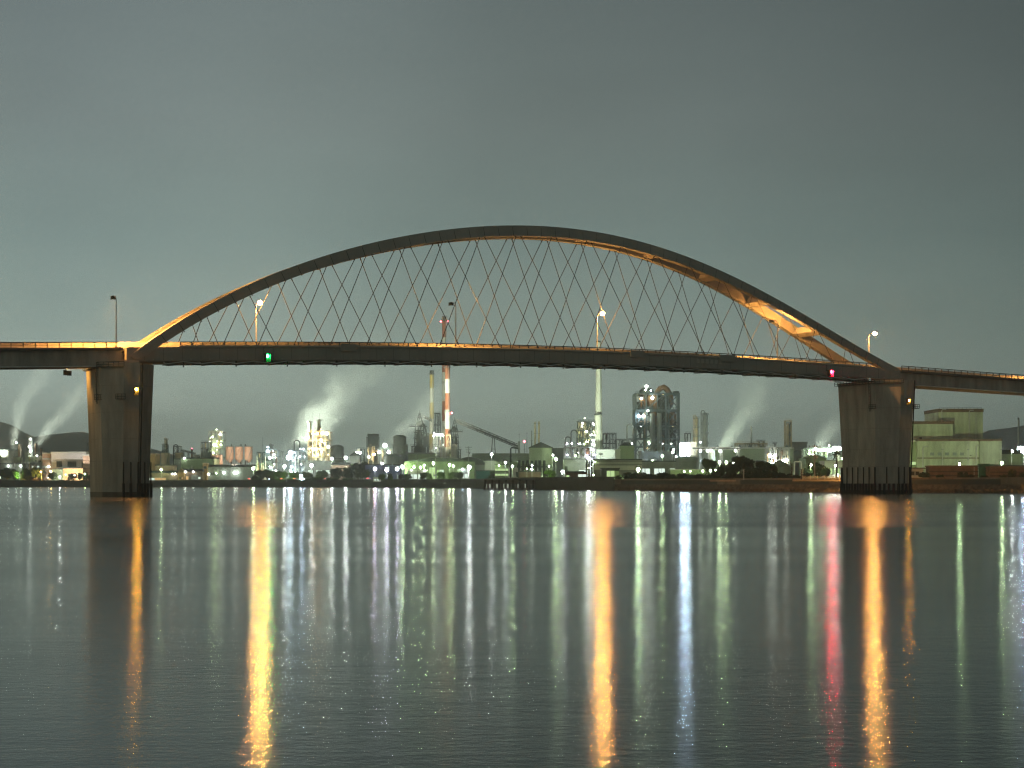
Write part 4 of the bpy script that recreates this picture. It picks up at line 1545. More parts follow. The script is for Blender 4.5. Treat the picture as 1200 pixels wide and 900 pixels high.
frame_tower('process_tower', 'low dark frame with white floodlights between the two dark towers', 443, 460, 526, 1375, 10, 3, 4, M_tankg, 5, 6, lamps=[(.1, .9, L_w, 2.1), (.5, 1.1, L_w, 3.0), (.75, .9, L_w, 2.2), (.3, .55, L_w, 1.7)], seed=33)
tank('dome_tower', 'stout dark round tower with a domed head left of the blast furnace', 468, 15, 509.5, 1420, M_tankg, 'dome', rise=.22, ribs=4, cat='tower', lamps=[(.65, .62, L_w, 1.3), (-.8, .28, L_o, 2.0), (-.75, .40, L_w, 1.8)])
tank('surge_hopper', 'squat wide collar tank round the foot of the domed tower', 468.5, 18, 520, 1415, M_tankg, 'flat', ribs=3, cat='tank')
tank('storage_tank', 'wide low grey tank with a conical roof above the blue wall', 462, 25, 531.5, 1300, M_tankg, 'cone', rise=.12, ribs=2)
rect_building('warehouse', 'blue sheet walled warehouse behind three violet white lamps', 'warehouse', 428, 476, 545, 1285, 30, M_blue, 'flat', M_dark)
pole_lamp('leftmost of the three violet white lamps on the waterfront', 439.5, 549.5, 1205, glow('violet_street', (.78, .74, 1.0), 230), 2.0, 'three violet white lamps')
pole_lamp('middle one of the three violet white lamps on the waterfront', 453.3, 550.5, 1190, MATS['violet_street'], 2.1, 'three violet white lamps')
pole_lamp('rightmost of the three violet white lamps on the waterfront', 465.5, 549.5, 1175, MATS['violet_street'], 2.0, 'three violet white lamps')
pole_lamp('lamp post with a yellow green lamp right of the violet white lamps', 471.8, 547.3, 1180, L_M, 1.9)
rect_building('kiosk', 'small bluish kiosk on the quay below the violet lamps', 'kiosk', 437, 446, 560, 1178, 5, M_white, 'flat', M_pale, windows=[(.3, .5, 1.5, 1.2, L_winw), (.7, .5, 1.5, 1.2, L_winw)])

# ------------------------------------------------------------------ blast furnaces and chimneys (484-540)


def blast_furnace(label, cx, wpx, yt, D, m, seed, lean=1):
    rr = random.Random(seed)
    k = D / F
    w = wpx * k
    hh = Z(yt, D) - GZ
    t = thing('blast_furnace', label, 'blast furnace', at(cx, D))
    q = w / 2

    def storey(z0, z1, h0, h1, bays, thick, xo_=0):
        g = MB()
        for i in range(bays + 1):
            f = -1 + 2 * i / bays
            for y in (-h0, h0):
                g.bar((xo_ + f * h0, y, z0), (xo_ + f * h1, y * h1 / h0, z1), thick)
        n_ = max(2, int((z1 - z0) / (2.2 * h0 / bays)))
        for j in range(n_ + 1):
            z = z0 + (z1 - z0) * j / n_
            hc = h0 + (h1 - h0) * j / n_
            for y in (-hc, hc):
                g.bar((xo_ - hc, y, z), (xo_ + hc, y, z), thick * .8)
            for x in (-hc, hc):
                g.bar((xo_ + x, -hc, z), (xo_ + x, hc, z), thick * .8)
            if j < n_:
                z2 = z0 + (z1 - z0) * (j + 1) / n_
                for i in range(bays):
                    f0, f1 = -1 + 2 * i / bays, -1 + 2 * (i + 1) / bays
                    if rr.random() < .5:
                        f0, f1 = f1, f0
                    g.bar((xo_ + f0 * hc, -hc, z), (xo_ + f1 * hc, -hc, z2), thick * .5)
        return g
    storey(0, hh * .50, q, q, 5, w * .035).build('frame', m, t)
    storey(hh * .50, hh * .78, q * .62, q * .48, 3, w * .032, -q * .1 * lean).build('upper_frame', m, t)
    b = MB()
    b.rev([(q * .78, 0), (q * .78, hh * .30), (q * .70, hh * .48), (q * .40, hh * .52), (q * .40, hh * .66), (q * .22, hh * .72)], 16, -q * .1 * lean, 0)
    b.build('furnace_shell', m, t, True)
    for z, hw, x0 in ((.12, 1.05, 0), (.25, 1.05, 0), (.37, 1.05, 0), (.50, 1.12, 0), (.60, .7, -.1), (.69, .66, -.1), (.775, 1.05, -.25)):
        p = MB()
        h2 = q * hw
        xc = q * x0 * lean
        p.box(xc - h2, xc + h2, -h2 - .3, h2 + .3, hh * z, hh * z + .5)
        for i in range(8):
            x = xc - h2 + 2 * h2 * i / 7
            p.bar((x, -h2 - .2, hh * z + .5), (x, -h2 - .2, hh * z + 1.9), .2)
        p.bar((xc - h2, -h2 - .2, hh * z + 1.9), (xc + h2, -h2 - .2, hh * z + 1.9), .22)
        p.build('platform', m, t)
    h_ = MB()
    xc = -q * .1 * lean
    for sx_ in (-1, 1):
        for y in (-.4, .4):
            h_.bar((xc + sx_ * q * .48, y * q, hh * .78), (xc + sx_ * q * .06, 0, hh * .965), w * .04)
    h_.bar((xc - q * .34, 0, hh * .84), (xc + q * .34, 0, hh * .84), w * .05)
    h_.bar((xc - q * .2, 0, hh * .90), (xc + q * .2, 0, hh * .90), w * .05)
    h_.bar((xc, 0, hh * .78), (xc, 0, hh), w * .035)
    h_.box(xc - q * .3, xc + q * .3, -q * .3, q * .3, hh * .775, hh * .835)
    h_.build('top_hoist', m, t)
    u = MB()
    u.tube([(xc, 0, hh * .86), (lean * q * .5, -q * .3, hh * .80), (lean * q * .95, -q * .3, hh * .62), (lean * q * .95, -q * .3, hh * .2)], w * .06, 8)
    u.build('downcomer', m, t, True)
    d_ = storey(hh * .50, hh * .68, q * .32, q * .32, 2, w * .03, lean * q * .72)
    d_.box(lean * q * .72 - q * .25, lean * q * .72 + q * .25, -q * .2, q * .2, hh * .5, hh * .64)
    d_.build('side_tower', m, t)
    for i in range(12):
        p = MB()
        x = rr.uniform(-.95, .95) * q
        z0, z1 = hh * rr.uniform(0, .2), hh * rr.uniform(.25, .5)
        p.tube([(x, -q * 1.08, z0), (x, -q * 1.08, z1), (x * .6, -q * .8, z1 + 2)], w * rr.uniform(.012, .03), 6)
        p.build('pipe', m, t, True)
    return t


blast_furnace('dark blast furnace tower left of the ochre chimney', 492.5, 19, 481, 1700, M_hull, 3, 1)
blast_furnace('dark blast furnace tower behind the red and white chimney, at the conveyor head', 532, 15.5, 489, 1650, M_hull, 4, -1)
frame_tower('process_tower', 'hazy grey hot stove frame between the ochre and the red chimneys', 505, 517, 484, 1780, 24, 6, 3, M_hull, 4, 6, vm=(M_hull, M_tankg), seed=41, taper=.35)
bridge_truss('skip_bridge', 'short dark skip bridge from the left blast furnace top to the stoves', 'conveyor', (496, 489.5), (506, 494), 1705, 2.6, M_conv)
chimney('ochre and white banded chimney left of the red one', 505.9, 6.2, 4.6, 434.5, 1750, [(0, 2), (.035, 0), (.155, 1), (.285, 0), (.43, 1), (.565, 0), (.71, 1), (.86, 0)], [M_yel, M_wht, M_hull], platforms=(.97,))
chimney('tallest red and white chimney, its top with red lamps seen above the bridge deck', 520.6, 5.4, 4.9, 371, 1850, [(0, 2), (.03, 0), (.125, 1), (.23, 0), (.335, 1), (.51, 0), (.63, 1), (.86, 0)], [M_red, M_wht, M_hull],
        lights=[(.97, -1, 1.6), (.97, 1, 1.6)], platforms=(.975, .6))
chimney('nearer thick red and white chimney below the bridge deck', 524.4, 6.9, 5.6, 416, 1600, [(0, 0), (.19, 1), (.30, 0), (.43, 1), (.58, 0), (.725, 1), (.865, 0)], [M_red, M_wht], lights=[(.545, 1, 1.7)], platforms=(.55, .9))
frame_tower('process_tower', 'slim ochre ladder frame in front of the thick red chimney', 523.5, 528, 510, 1560, 5, 7, 1, M_cream, 1, 3, seed=43)
frame_tower('process_tower', 'pale stove frame with a row of white lamps behind the steam', 508, 520, 509.5, 1690, 12, 4, 3, M_tank, 3, 5, lamps=[(.05, .98, L_w, 1.7), (.28, 1.0, L_w, 1.6), (.45, 1.0, L_w, 1.9), (.62, 1.0, L_w, 1.9), (.8, 1.0, L_w, 1.7), (.95, .98, L_w, 1.5)], seed=44)
bridge_truss('conveyor', 'long sloping conveyor gallery running down from the right blast furnace', 'conveyor', (535, 495.5), (607, 525), 1600, 4.0, M_conv, (.60, .985), 5)
column('process_column', 'pale fat vessel below the right blast furnace', 532.5, 8.5, 520, 1620, M_tank, 1, loop=False)
rect_building('stock_house', 'long low grey green stock house behind the green shed roofs', 'building', 476, 510, 532, 1560, 20, M_green, 'flat', M_grey, windows=[(.1, .6, 7, 1.5, L_wino), (.2, .3, 5, 3, M_pale)])

# big storage sheds on the quay
rect_building('storage_shed', 'wide light green storage shed with a curved roof behind the yellow lamps', 'storage shed', 474, 556, 536.5, 1190, 70, mat('dull_green_cladding', (.17, .21, .12), .75, .3, .1, streak=.8), 'arch', M_dark, rise=2.8, windows=[(.40, .35, 5, 11, L_wing), (.50, .3, 4, 9, L_wing), (.53, .3, 3, 9, L_winw), (.27, .25, 3, 6, L_winw)])
rect_building('storage_shed', 'dark arched shed between the light green storage sheds', 'storage shed', 528, 572, 535.5, 1210, 60, M_grey, 'arch', M_dark, rise=6)
rect_building('storage_shed', 'light green shed with a sloping end right of the utility pole', 'storage shed', 553, 625, 530.5, 1260, 50, M_green, 'ridge', M_green, rise=7, windows=[(.55, .2, 20, 4, L_wing)], lamps=[(.32, .72, L_w, 2.0)])
rect_building('workshop', 'grey panelled workshop in front of the sloping green shed', 'workshop', 568, 580, 540, 1040, 15, M_grey, 'flat', M_dark)
for i, (px, py, r, m, lab) in enumerate([(485.2, 547.2, 1.1, L_M, 'first yellow green lamp from the left under the green shed eaves'),
                                         (493, 547.6, .9, L_M, 'second yellow green lamp from the left under the green shed eaves'),
                                         (497, 545.3, .85, L_M, 'third yellow green lamp from the left, a little higher than the second'),
                                         (507.8, 542.8, 1.3, L_M, 'fourth, brighter lamp from the left under the green shed eaves'),
                                         (526.7, 544.8, 1.15, L_M, 'fifth yellow green lamp, left one of a close pair'),
                                         (531.3, 546.2, 1.0, L_M, 'sixth yellow green lamp, right one of a close pair')]):
    pole_lamp(lab, px, py, 1150, m, r, 'yellow green lamps along the green shed')
pole_lamp('lamp post with the brilliant white lamp at the foot of the utility pole', 549.8, 547.5, 1060, L_W, 1.9)
pole_lamp('lamp post with a pale green lamp on the sloping green shed', 576.2, 532.3, 1010, L_W, 1.1)
pole_lamp('lamp post with a greenish white lamp under the sloping green shed', 592.2, 542, 960, L_W, .95)
pole_lamp('lamp post with a yellow green lamp on a dark gantry by the jetty', 600.6, 546.3, 900, L_M, .9)
rect_building('loading_bay', 'row of white lit loading bays below the green storage shed', 'loading bay', 478, 500, 551.5, 1140, 10, M_pale, 'flat', M_white, windows=[(.15, .45, 2.8, 3.6, L_winw), (.4, .45, 2.8, 3.6, L_winw), (.65, .45, 2.8, 3.6, L_winw), (.88, .45, 2.0, 3.6, L_winw)], lamps=[(.2, 1.05, L_w, .7), (.9, 1.0, L_w, .8)])
rect_building('loading_bay', 'blue white lit loading bays left of the brilliant white lamp', 'loading bay', 536, 549, 551, 1100, 8, M_pale, 'flat', M_white, windows=[(.2, .5, 2, 3, L_winw), (.5, .5, 2, 3, L_winw), (.8, .5, 2, 3, L_winw)], lamps=[(.5, 1.1, L_b, .9)])
rect_building('shed', 'dark netted shed right of the brilliant white lamp', 'shed', 558, 584, 552, 1030, 14, M_teal, 'flat', M_dark, windows=[(.75, .65, 3, 1.2, M_pale), (.88, .68, 2, 1.2, M_pale)])
rect_building('greenhouse', 'low lit glazed hall with horizontal bands behind the jetty', 'hall', 580, 596, 544.5, 1000, 12, M_green, 'flat', M_dark, windows=[(.3, .7, 5, 1.4, L_wing), (.75, .7, 4, 1.4, L_wing), (.3, .4, 5, 1.2, L_wing), (.75, .4, 4, 1.2, L_wing)], lamps=[(.3, .95, L_m, .8)])
rect_building('building', 'white lit block with dark posts behind the jetty lamp', 'building', 596, 611, 548, 960, 10, M_white, 'flat', M_pale, windows=[(.7, .5, 2, 3, M_dark)], seams=True)
utility_pole('utility pole with cross arms above the brilliant white lamp', 549.2, 523, 1062, 3)
utility_pole('utility pole in front of the green storage shed left of the trees', 489.3, 531, 1120, 1)
utility_pole('utility pole right of the fourth yellow green lamp', 510.2, 519.5, 1180, 2)
t = thing('pipe_gantry', 'dark inverted L shaped pipe gantry at the conveyor foot', 'gantry', at(598.5, 950))
lb_ = MB()
k_ = 950 / F
lb_.tube([(0, 0, 0), (0, 0, Z(526, 950) - GZ), (1.0 * k_, 0, Z(524.5, 950) - GZ), (9 * k_, 0, Z(525.5, 950) - GZ)], .45, 8)
lb_.build('pipe', M_hull, t, True)
lb_ = MB()
for z in (3, 6, 9, 12, 15):
    lb_.rev([(.46, z), (.8, z), (.8, z + .4), (.46, z + .4)], 10)
lb_.build('collar', M_hull, t)

# jetty
t = thing('jetty', 'dark piled jetty with lit gaps in front of the sheds', 'jetty', (X(600, 770), 770, 0))
k_ = 770 / F
j = MB()
j.box(-33 * k_, 27 * k_, 0, 9, 2.9, 4.3)
j.box(-33 * k_, 27 * k_, -.1, .3, 4.3, 4.9)
j.build('deck', M_concd, t)
for i in range(15):
    pb = MB()
    x = (-32.5 + 59 * i / 14) * k_
    pb.cyl((x, .6, -2), (x, .6, 2.9), .45, n=10)
    pb.build('pile', M_concd, t)
    pb = MB()
    pb.cyl((x, 8, -2), (x, 8, 2.9), .45, n=10)
    pb.build('pile', M_concd, t)
for i in range(8):
    fb_ = MB()
    x = (-31 + 8 * i) * k_
    fb_.box(x - .4, x + .4, -.5, -.12, 1.0, 4.9)
    fb_.build('fender', M_rubber, t)
for i, fx in enumerate((-30, -26, -19.5, -17.5, -11, -4.5, 6, 15)):
    lb_ = MB()
    lb_.box(fx * k_ - .7, fx * k_ + .7, 9.3, 9.5, .9, 2.8)
    lb_.build('lit_opening', glow('quay_opening', (.9, .95, .8), .35), t)
mb_ = MB()
for i in range(26):
    x = (-32 + 2.3 * i) * k_
    mb_.bar((x, .6, 4.9), (x, .6, 5.9), .1)
mb_.bar((-32 * k_, .6, 5.9), (26 * k_, .6, 5.9), .1)
mb_.build('railing', M_hull, t)


# ------------------------------------------------------------------ 600-735
rect_building('kiln_house', 'green grey gabled house with a dark roof in front of three thin stacks', 'building', 620.5, 647, 518, 1150, 25, M_green, 'gable', M_dark, rise=4.2, windows=[(.45, .45, 2, 9, M_dark), (.3, .12, 7, 2.5, M_blue)], lamps=[(.5, .06, L_w, 1.3), (.75, .05, L_w, 1.0)])
mast('stack', 'shortest of the three thin stacks behind the gabled house', 623, 1.6, 504.5, 1190, M_tankg, 'stack', 'three thin stacks')
mast('stack', 'middle one of the three thin stacks behind the gabled house', 627, 2.0, 494.3, 1195, M_cream, 'stack', 'three thin stacks')
mast('stack', 'rightmost of the three thin stacks behind the gabled house', 631.6, 2.2, 494, 1200, M_cream, 'stack', 'three thin stacks')
mast('stack', 'dark stubby stack with a whip aerial above the conveyor foot', 608.3, 2.6, 517, 1300, M_tankg, 'stack')
mast('mast', 'needle aerial rising from the dark stubby stack', 608.5, .5, 507.5, 1305)
mast('mast', 'needle aerial left of the gabled house', 617.5, .7, 506, 1310)
mast('beacon_mast', 'short mast with a red lamp above the sloping green shed', 614.5, .9, 517, 1320, None, 'mast', light=(L_r, 1.5))
rect_building('building', 'plain dark box building right of the gabled house', 'building', 647.5, 660.5, 527, 1180, 15, M_dark, 'flat', M_dark, seams=False)
for i in range(7):
    x = 608.5 + i * 4.9
    tank('settling_column', ['first', 'second', 'third', 'fourth', 'fifth', 'sixth', 'seventh'][i] + ' from the left of the dark row of columns below the gabled house', x, 3.0, 540 + (i % 2) * .5, 870, M_hull, 'flat', cat='column', group='dark columns in a row', rail=False, ribs=2)
rect_building('building', 'dark brick yard building behind the jetty left of the green lit tree', 'building', 608, 634, 553, 850, 10, M_brick, 'flat', M_dark, seams=False)
bridge_truss('pipe_bridge', 'dark pipe bridge over the yard between the columns', 'pipe bridge', (606, 548), (646, 548), 880, 1.6, M_hull, (.1, .5, .9), 3)
for px, py, r, m, lab in [(623.5, 545.5, .8, L_w, 'upper small white lamp among the dark columns'), (617.5, 549.5, .65, L_m, 'left small green lamp among the dark columns'), (623.3, 550, .9, L_w, 'lower small white lamp among the dark columns'), (643.5, 546.5, .6, L_w, 'small white lamp left of the big green white star lamp'), (648, 533.5, .8, L_w, 'small white lamp at the corner of the plain dark box building')]:
    pole_lamp(lab, px, py, 845, m, r)
pole_lamp('lamp post with a big green white lamp right of the gabled house', 651.5, 538, 840, L_M, 1.1)
pole_lamp('lamp post with a big white lamp low beside the green lit tree', 659, 552.8, 800, L_W, 1.0)
pole_lamp('lamp post with a white lamp at the roof of the panelled warehouse', 689.5, 536.8, 790, L_W, 1.1)
pole_lamp('lamp post with a small yellow lamp by the pipe posts', 695.5, 556.5, 770, L_m, .6)
pipe_loop('shorter one of two grey inverted U pipes left of the ochre cylinder', 665.5, 6.4, 512, 1000, M_tankg)
pipe_loop('taller one of two grey inverted U pipes left of the ochre cylinder', 672.7, 7.0, 504, 1010, M_tankg)
tank('process_vessel', 'fat ochre cylinder wrapped in platforms and lamps left of the white chimney', 685, 14, 493.5, 1050, M_cream, 'dome', rise=.12, ribs=7, lamps=[(-.45, .94, L_w, .9), (.2, .86, L_w, .8), (.95, .92, L_w, .8)])
frame_tower('process_tower', 'platform frame with white lamps round the ochre cylinder', 677, 697, 494, 1042, 8, 7, 3, M_hull, 2, 8, lamps=[(.28, .97, L_w, .95), (.52, .83, L_w, .9), (.5, .66, L_m, .9), (.68, .5, L_w, 1.3), (.92, .95, L_w, .9), (.80, .78, L_m, .9), (.88, .68, L_w, .8), (.85, .62, L_w, .9), (.93, .45, L_w, 1.0)], vm=(M_cream, M_hull), seed=51)
frame_tower('process_tower', 'low white flooded pipe frame below the two inverted U pipes', 661.5, 698, 524, 985, 12, 3, 6, M_galv, 10, 12, vm=(M_tank, M_galv, M_blue, M_rust),
            lamps=[(.16, .3, L_w, 1.2), (.25, .12, L_w, 1.6), (.4, .2, L_w, 1.4), (.35, .75, L_m, .9), (.55, .12, L_w, 1.3), (.62, .6, L_w, 1.2), (.72, .75, L_v, 1.2), (.82, .65, L_v, 1.2), (.78, .4, L_w, 1.1), (.93, .3, L_b, 1.5), (.1, .1, L_w, 1.2), (.5, .4, L_w, 1.1), (.18, .6, L_b, 1.0)], seed=52)
chimney('tall plain white chimney with a wider foot under the bridge deck', 701.5, 10.2, 5.6, 400, 1120, [(0, 0), (.62, 1), (.63, 0)], [M_wht, M_hull], platforms=(.29,))
chimney('wide grey white chimney foot sleeve round the white chimney', 700.8, 11.0, 8.2, 485.5, 1116, [(0, 0), (.5, 0)], [M_wht, M_wht])
frame_tower('process_tower', 'hazy dark plant with hoppers right of the white chimney', 706, 724, 508, 1450, 18, 5, 4, M_hull, 9, 8, vm=(M_hull, M_hull, M_rust), lamps=[(.55, .3, L_w, 1.5)], seed=53, taper=.2)
frame_tower('process_tower', 'lower hazy dark plant left of the preheater tower', 722, 742, 515, 1440, 18, 4, 4, M_hull, 8, 8, vm=(M_hull, M_tankg), lamps=[(.42, .85, L_w, 1.6), (.75, .85, L_w, 1.4), (.95, .9, L_w, 1.6)], seed=54)
rect_building('building', 'long dark low building at the foot of the white chimney', 'building', 696, 724, 528.5, 1060, 15, M_dark, 'flat', M_dark)
rect_building('silo_house', 'grey green box house with a dark hipped roof right of the white chimney', 'building', 726.5, 743, 518, 930, 12, M_green, 'pyramid', M_dark, rise=2.2, bands=[(.2, .5, M_pale)])
rect_building('annex', 'narrow pale annex left of the hip roofed box house', 'building', 721.5, 727, 528, 928, 8, M_pale, 'flat', M_pale)
rect_building('warehouse', 'long waterfront warehouse with a dark roof and a lit clerestory', 'warehouse', 696, 752, 539, 780, 22, M_grey, 'flat', M_dark, bands=[(.52, 2.2, M_pale), (.83, .5, M_pale)], lamps=[(.02, .9, L_m, .5)])
rect_building('warehouse', 'grey panelled warehouse left of the pipe posts', 'warehouse', 661, 686, 538.5, 800, 20, M_grey, 'flat', M_dark, windows=[(.92, .42, 5, 2, L_winw), (.1, .5, 1.4, 4, M_dark)], doors=[(.55, 8, 5, M_dark)])
rect_building('shed', 'low dark lean-to before the grey panelled warehouse', 'shed', 663, 687, 554, 770, 8, M_brick, 'flat', M_dark, windows=[(.1, .5, 1.5, 1.6, L_wing), (.8, .6, 4, 1.6, L_winw)], seams=False)
rect_building('garage', 'open garage with a green lit doorway by the shore', 'garage', 705, 726, 549.5, 735, 10, M_dark, 'flat', M_dark, windows=[(.5, .45, 3.6, 4.2, L_wing)], doors=[(.85, 1.8, 4.5, M_green)])
for i, px in enumerate((687.5, 690.3, 693.2)):
    mast('pipe_post', ['left', 'middle', 'right'][i] + ' one of three dark pipe posts right of the grey panelled warehouse', px, 1.7, 541, 775, M_hull, 'pipe post', 'three dark pipe posts')
pole_lamp('lamp post with the brilliant green star lamp before the dark hedge', 747.8, 550.3, 705, L_M, 1.25)

# ------------------------------------------------------------------ the preheater tower
tw = frame_tower('preheater_tower', 'huge blue grey steel tower with cyclones and an arched duct on top', 744.5, 796, 461, 1250, 24, 5, 4, mat('tower_steel', (.13, .175, .18), .7, .25, .2), 14, 16,
                 lamps=[(.13, .94, L_o, 1.6), (.38, .95, L_w, 2.0), (.07, .74, L_b, 1.9), (.18, .74, L_w, 1.8), (.36, .74, L_o, 1.8), (.28, .80, L_w, 1.3), (.34, .32, L_o, 1.5), (.86, .36, L_w, 1.4), (.31, .22, L_w, 1.3), (.61, .12, L_w, 1.6), (.66, .13, L_w, 1.8), (.06, .2, L_w, 1.2), (.1, .1, L_w, 1.2), (.3, .45, L_m, 1.0), (.94, .12, L_w, 1.1), (.12, .28, L_w, 1.1)],
                 cat='tower', vm=(M_hull, M_rust, M_tankg, M_hull), seed=61)
wT, hT = 51.5 * 1250 / F, Z(461, 1250) - GZ
k_ = 1250 / F
xo = lambda px: (px - 770.25) * k_
zo = lambda py: Z(py, 1250) - GZ
for px in (745, 757, 780, 795.5):
    c_ = MB()
    c_.bar((xo(px), -1.2, 0), (xo(px), -1.2, hT), 1.25)
    c_.build('main_column', MATS['tower_steel'], tw)
d_ = MB()
d_.tube([(xo(768), 4, zo(500)), (xo(768), 4, zo(468)), (xo(770), 4, zo(460)), (xo(774), 4, zo(455)), (xo(778.5), 4, zo(453.5)), (xo(782), 4, zo(456)), (xo(785.5), 4, zo(461.5)), (xo(787), 4, zo(466)), (xo(787), 4, zo(474))], [1.5, 1.6, 1.9, 2.2, 2.4, 2.3, 2.1, 1.9, 1.6], 12)
d_.build('arched_duct', M_rust, tw, True)
for px, yb_, yt_, r_ in ((755.5, 463, 453.5, 3.6), (762.5, 463, 454, 3.2), (759, 457, 449.5, 1.8)):
    c_ = MB()
    c_.rev([(r_, zo(yb_)), (r_, zo(yb_) + (zo(yt_) - zo(yb_)) * .6), (r_ * .3, zo(yt_))], 16, xo(px), 8)
    c_.build('cyclone', M_hull, tw, True)
for px, yc, r_ in ((784, 473, 4.4), (787, 491, 4.6), (788, 508, 4.2), (752, 478, 3.6), (764, 481, 3.8), (751, 500, 3.6), (765, 503, 3.2), (777, 476, 3.2)):
    c_ = MB()
    z_ = zo(yc)
    c_.rev([(.8, z_ - 9), (.9, z_ - 6), (r_, z_), (r_, z_ + 4.5), (r_ * .9, z_ + 5), (r_ * .35, z_ + 5.6), (r_ * .35, z_ + 7)], 16, xo(px), 7)
    c_.build('cyclone', M_rust if px == 787 else M_hull, tw, True)
for px in (764.2, 772.3):
    c_ = MB()
    c_.rev([(1.9, 0), (1.9, zo(485)), (1.2, zo(484))], 14, xo(px), -2.6)
    c_.build('riser_duct', M_tankg, tw, True)
LV = [zo(461), zo(479.5), zo(498), zo(513), zo(530)]
for px0, px1 in ((745, 757), (757, 780), (780, 795.5)):
    c_ = MB()
    for za_, zb_ in zip(LV, LV[1:]):
        c_.bar((xo(px0), -1.0, zb_), (xo(px1), -1.0, za_), .75)
        if px1 - px0 < 20:
            c_.bar((xo(px1), -.8, zb_), (xo(px0), -.8, za_), .6)
    c_.build('bracing', MATS['tower_steel'], tw)
for z_ in LV[:4]:
    c_ = MB()
    c_.box(xo(744), xo(796.5), -1.9, 24, z_ - 1.1, z_ - .1)
    for i in range(40):
        x_ = xo(744) + (xo(796.5) - xo(744)) * i / 39
        c_.bar((x_, -1.8, z_ - .1), (x_, -1.8, z_ + 1.2), .14)
    c_.bar((xo(744), -1.8, z_ + 1.2), (xo(796.5), -1.8, z_ + 1.2), .16)
    c_.build('floor_deck', MATS['tower_steel'], tw)
c_ = MB()
c_.box(xo(770), xo(781), 6, 16, 0, zo(463))
c_.box(xo(783), xo(794), 10, 20, 0, zo(482))
c_.build('lift_shaft', M_dark, tw)  # dark mass added to deepen the shade inside the tower
c_ = MB()
c_.box(xo(790), xo(796), 2, 8, hT, zo(458))
c_.build('lift_head', M_hull, tw)
globe(tw, (xo(757.6), -.5, zo(453)), L_w, 2.1)
globe(tw, (xo(756.3), -.5, zo(457)), L_m, 1.3)
pipe_loop('thin grey inverted U pipe at the left foot of the preheater tower', 738.2, 7, 497, 1150, M_tankg, lamps=[])
rect_building('building', 'grey blue building with panels at the foot of the preheater tower', 'building', 751, 788, 530, 1040, 20, M_grey, 'flat', M_grey, windows=[(.1, .6, 5, 7, M_pale), (.4, .6, 4, 7, M_pale)])
rect_building('building', 'low building with bright white windows behind the hedge', 'building', 750, 792, 541, 880, 14, M_tankg, 'flat', M_dark, windows=[(.07, .5, 3.2, 3.2, L_winw), (.20, .5, 3.0, 3.2, L_winw), (.46, .5, 2.6, 3.2, L_winw), (.60, .5, 3.6, 3.2, L_winw), (.90, .5, 3, 3.2, L_winw)])
pole_lamp('lamp post with a yellow green lamp under the preheater tower', 776, 534.3, 900, L_M, .95)
pole_lamp('lamp post with a dimmer yellow lamp left of the brighter one under the tower', 764.6, 540.3, 900, L_m, 1.1)
column('process_column', 'left, thinner one of two tall columns right of the preheater tower', 815.8, 5.0, 488, 1100, M_cream, 7)
column('process_column', 'right, thicker one of two tall columns right of the preheater tower', 826, 6.6, 483, 1105, M_tankg, 7)
pole_lamp('small lamp between the feet of the two tall columns', 820.8, 518, 1090, L_w, .9)
frame_tower('antenna_frame', 'spindly frame with aerials left of the two tall columns', 803, 809.5, 508, 1150, 4, 5, 2, M_hull, 1, 4, cat='frame', seed=63)
rect_building('building', 'tall flat white wall flooded by the huge blue white light', 'building', 805, 816, 520, 1060, 10, M_white, 'flat', M_white, seams=False)
t = thing('floodlight_tower', 'huge blue white floodlight bank right of the preheater tower', 'floodlight', at(802.5, 1030))
fb_ = MB()
hh_ = Z(520, 1030) - GZ
for x in (-1.6, 1.6):
    for y in (0, 3):
        fb_.bar((x, y, 0), (x * .6, y, hh_), .3)
for i in range(6):
    fb_.bar((-1.5, 0, hh_ * i / 6), (1.5, 0, hh_ * (i + 1) / 6), .16)
fb_.build('mast', M_galv, t)
fr_ = MB()
fr_.box(-3.4, 3.4, -.2, .3, hh_ - 9.5, hh_ + .5)
fr_.build('lamp_frame', M_galv, t)
for ix in range(3):
    for iz in range(4):
        globe(t, (-2.1 + 2.1 * ix, -1.0, hh_ - 7.8 + 2.4 * iz), L_B, .95)
pole_lamp('left one of two white lamps beside the floodlight bank', 788.5, 530, 1000, L_w, 1.2)
pole_lamp('right one of two white lamps beside the floodlight bank', 792.7, 535.3, 1000, L_w, 1.1)
tank('storage_tank', 'wide brownish tank with ribs right of the hedge building', 806, 30, 534, 950, M_tankg, 'cone', rise=.08, ribs=2)
bridge_truss('pipe_bridge', 'white horizontal pipe bridge with a row of lamps right of the two columns', 'pipe bridge', (812, 526.5), (868, 526.5), 1000, 1.4, M_white, (.05, .35, .6, .95), 4,
             lamps=[(.15, L_w, 1.1), (.3, L_w, 1.1), (.38, L_w, .9), (.56, L_w, 1.3), (.88, L_w, 1.1)])
rect_building('building', 'grey green hall behind the white pipe bridge', 'building', 838, 930, 526, 1020, 30, M_green, 'flat', M_pale, windows=[(.07, .5, 3.5, 6, M_dark), (.36, .5, 3, 6, M_dark), (.45, .5, 3, 6, M_dark), (.55, .5, 3, 6, M_dark), (.62, .5, 3, 6, M_dark)], vents=7)
frame_tower('process_tower', 'low yellow green plant on the roof line right of the pipe bridge', 864, 899, 519.5, 1060, 12, 4, 6, M_cream, 10, 12, vm=(M_cream, M_tank, M_green), seed=64)
mast('stack', 'thin dark stack with a side platform above the low yellow green plant', 880.5, 2.2, 499.5, 1080, M_tankg, 'stack')
for i, px in enumerate((889, 894.3)):
    column('process_column', ['left', 'right'][i] + ' one of two stubby vents on the low yellow green plant', px, 2.0, 516.5, 1075, M_cream, 2, loop=False)
column('process_column', 'lone stubby vent left of the yellow green ladder tower', 908, 2.2, 519, 1070, M_tankg, 2, loop=False)
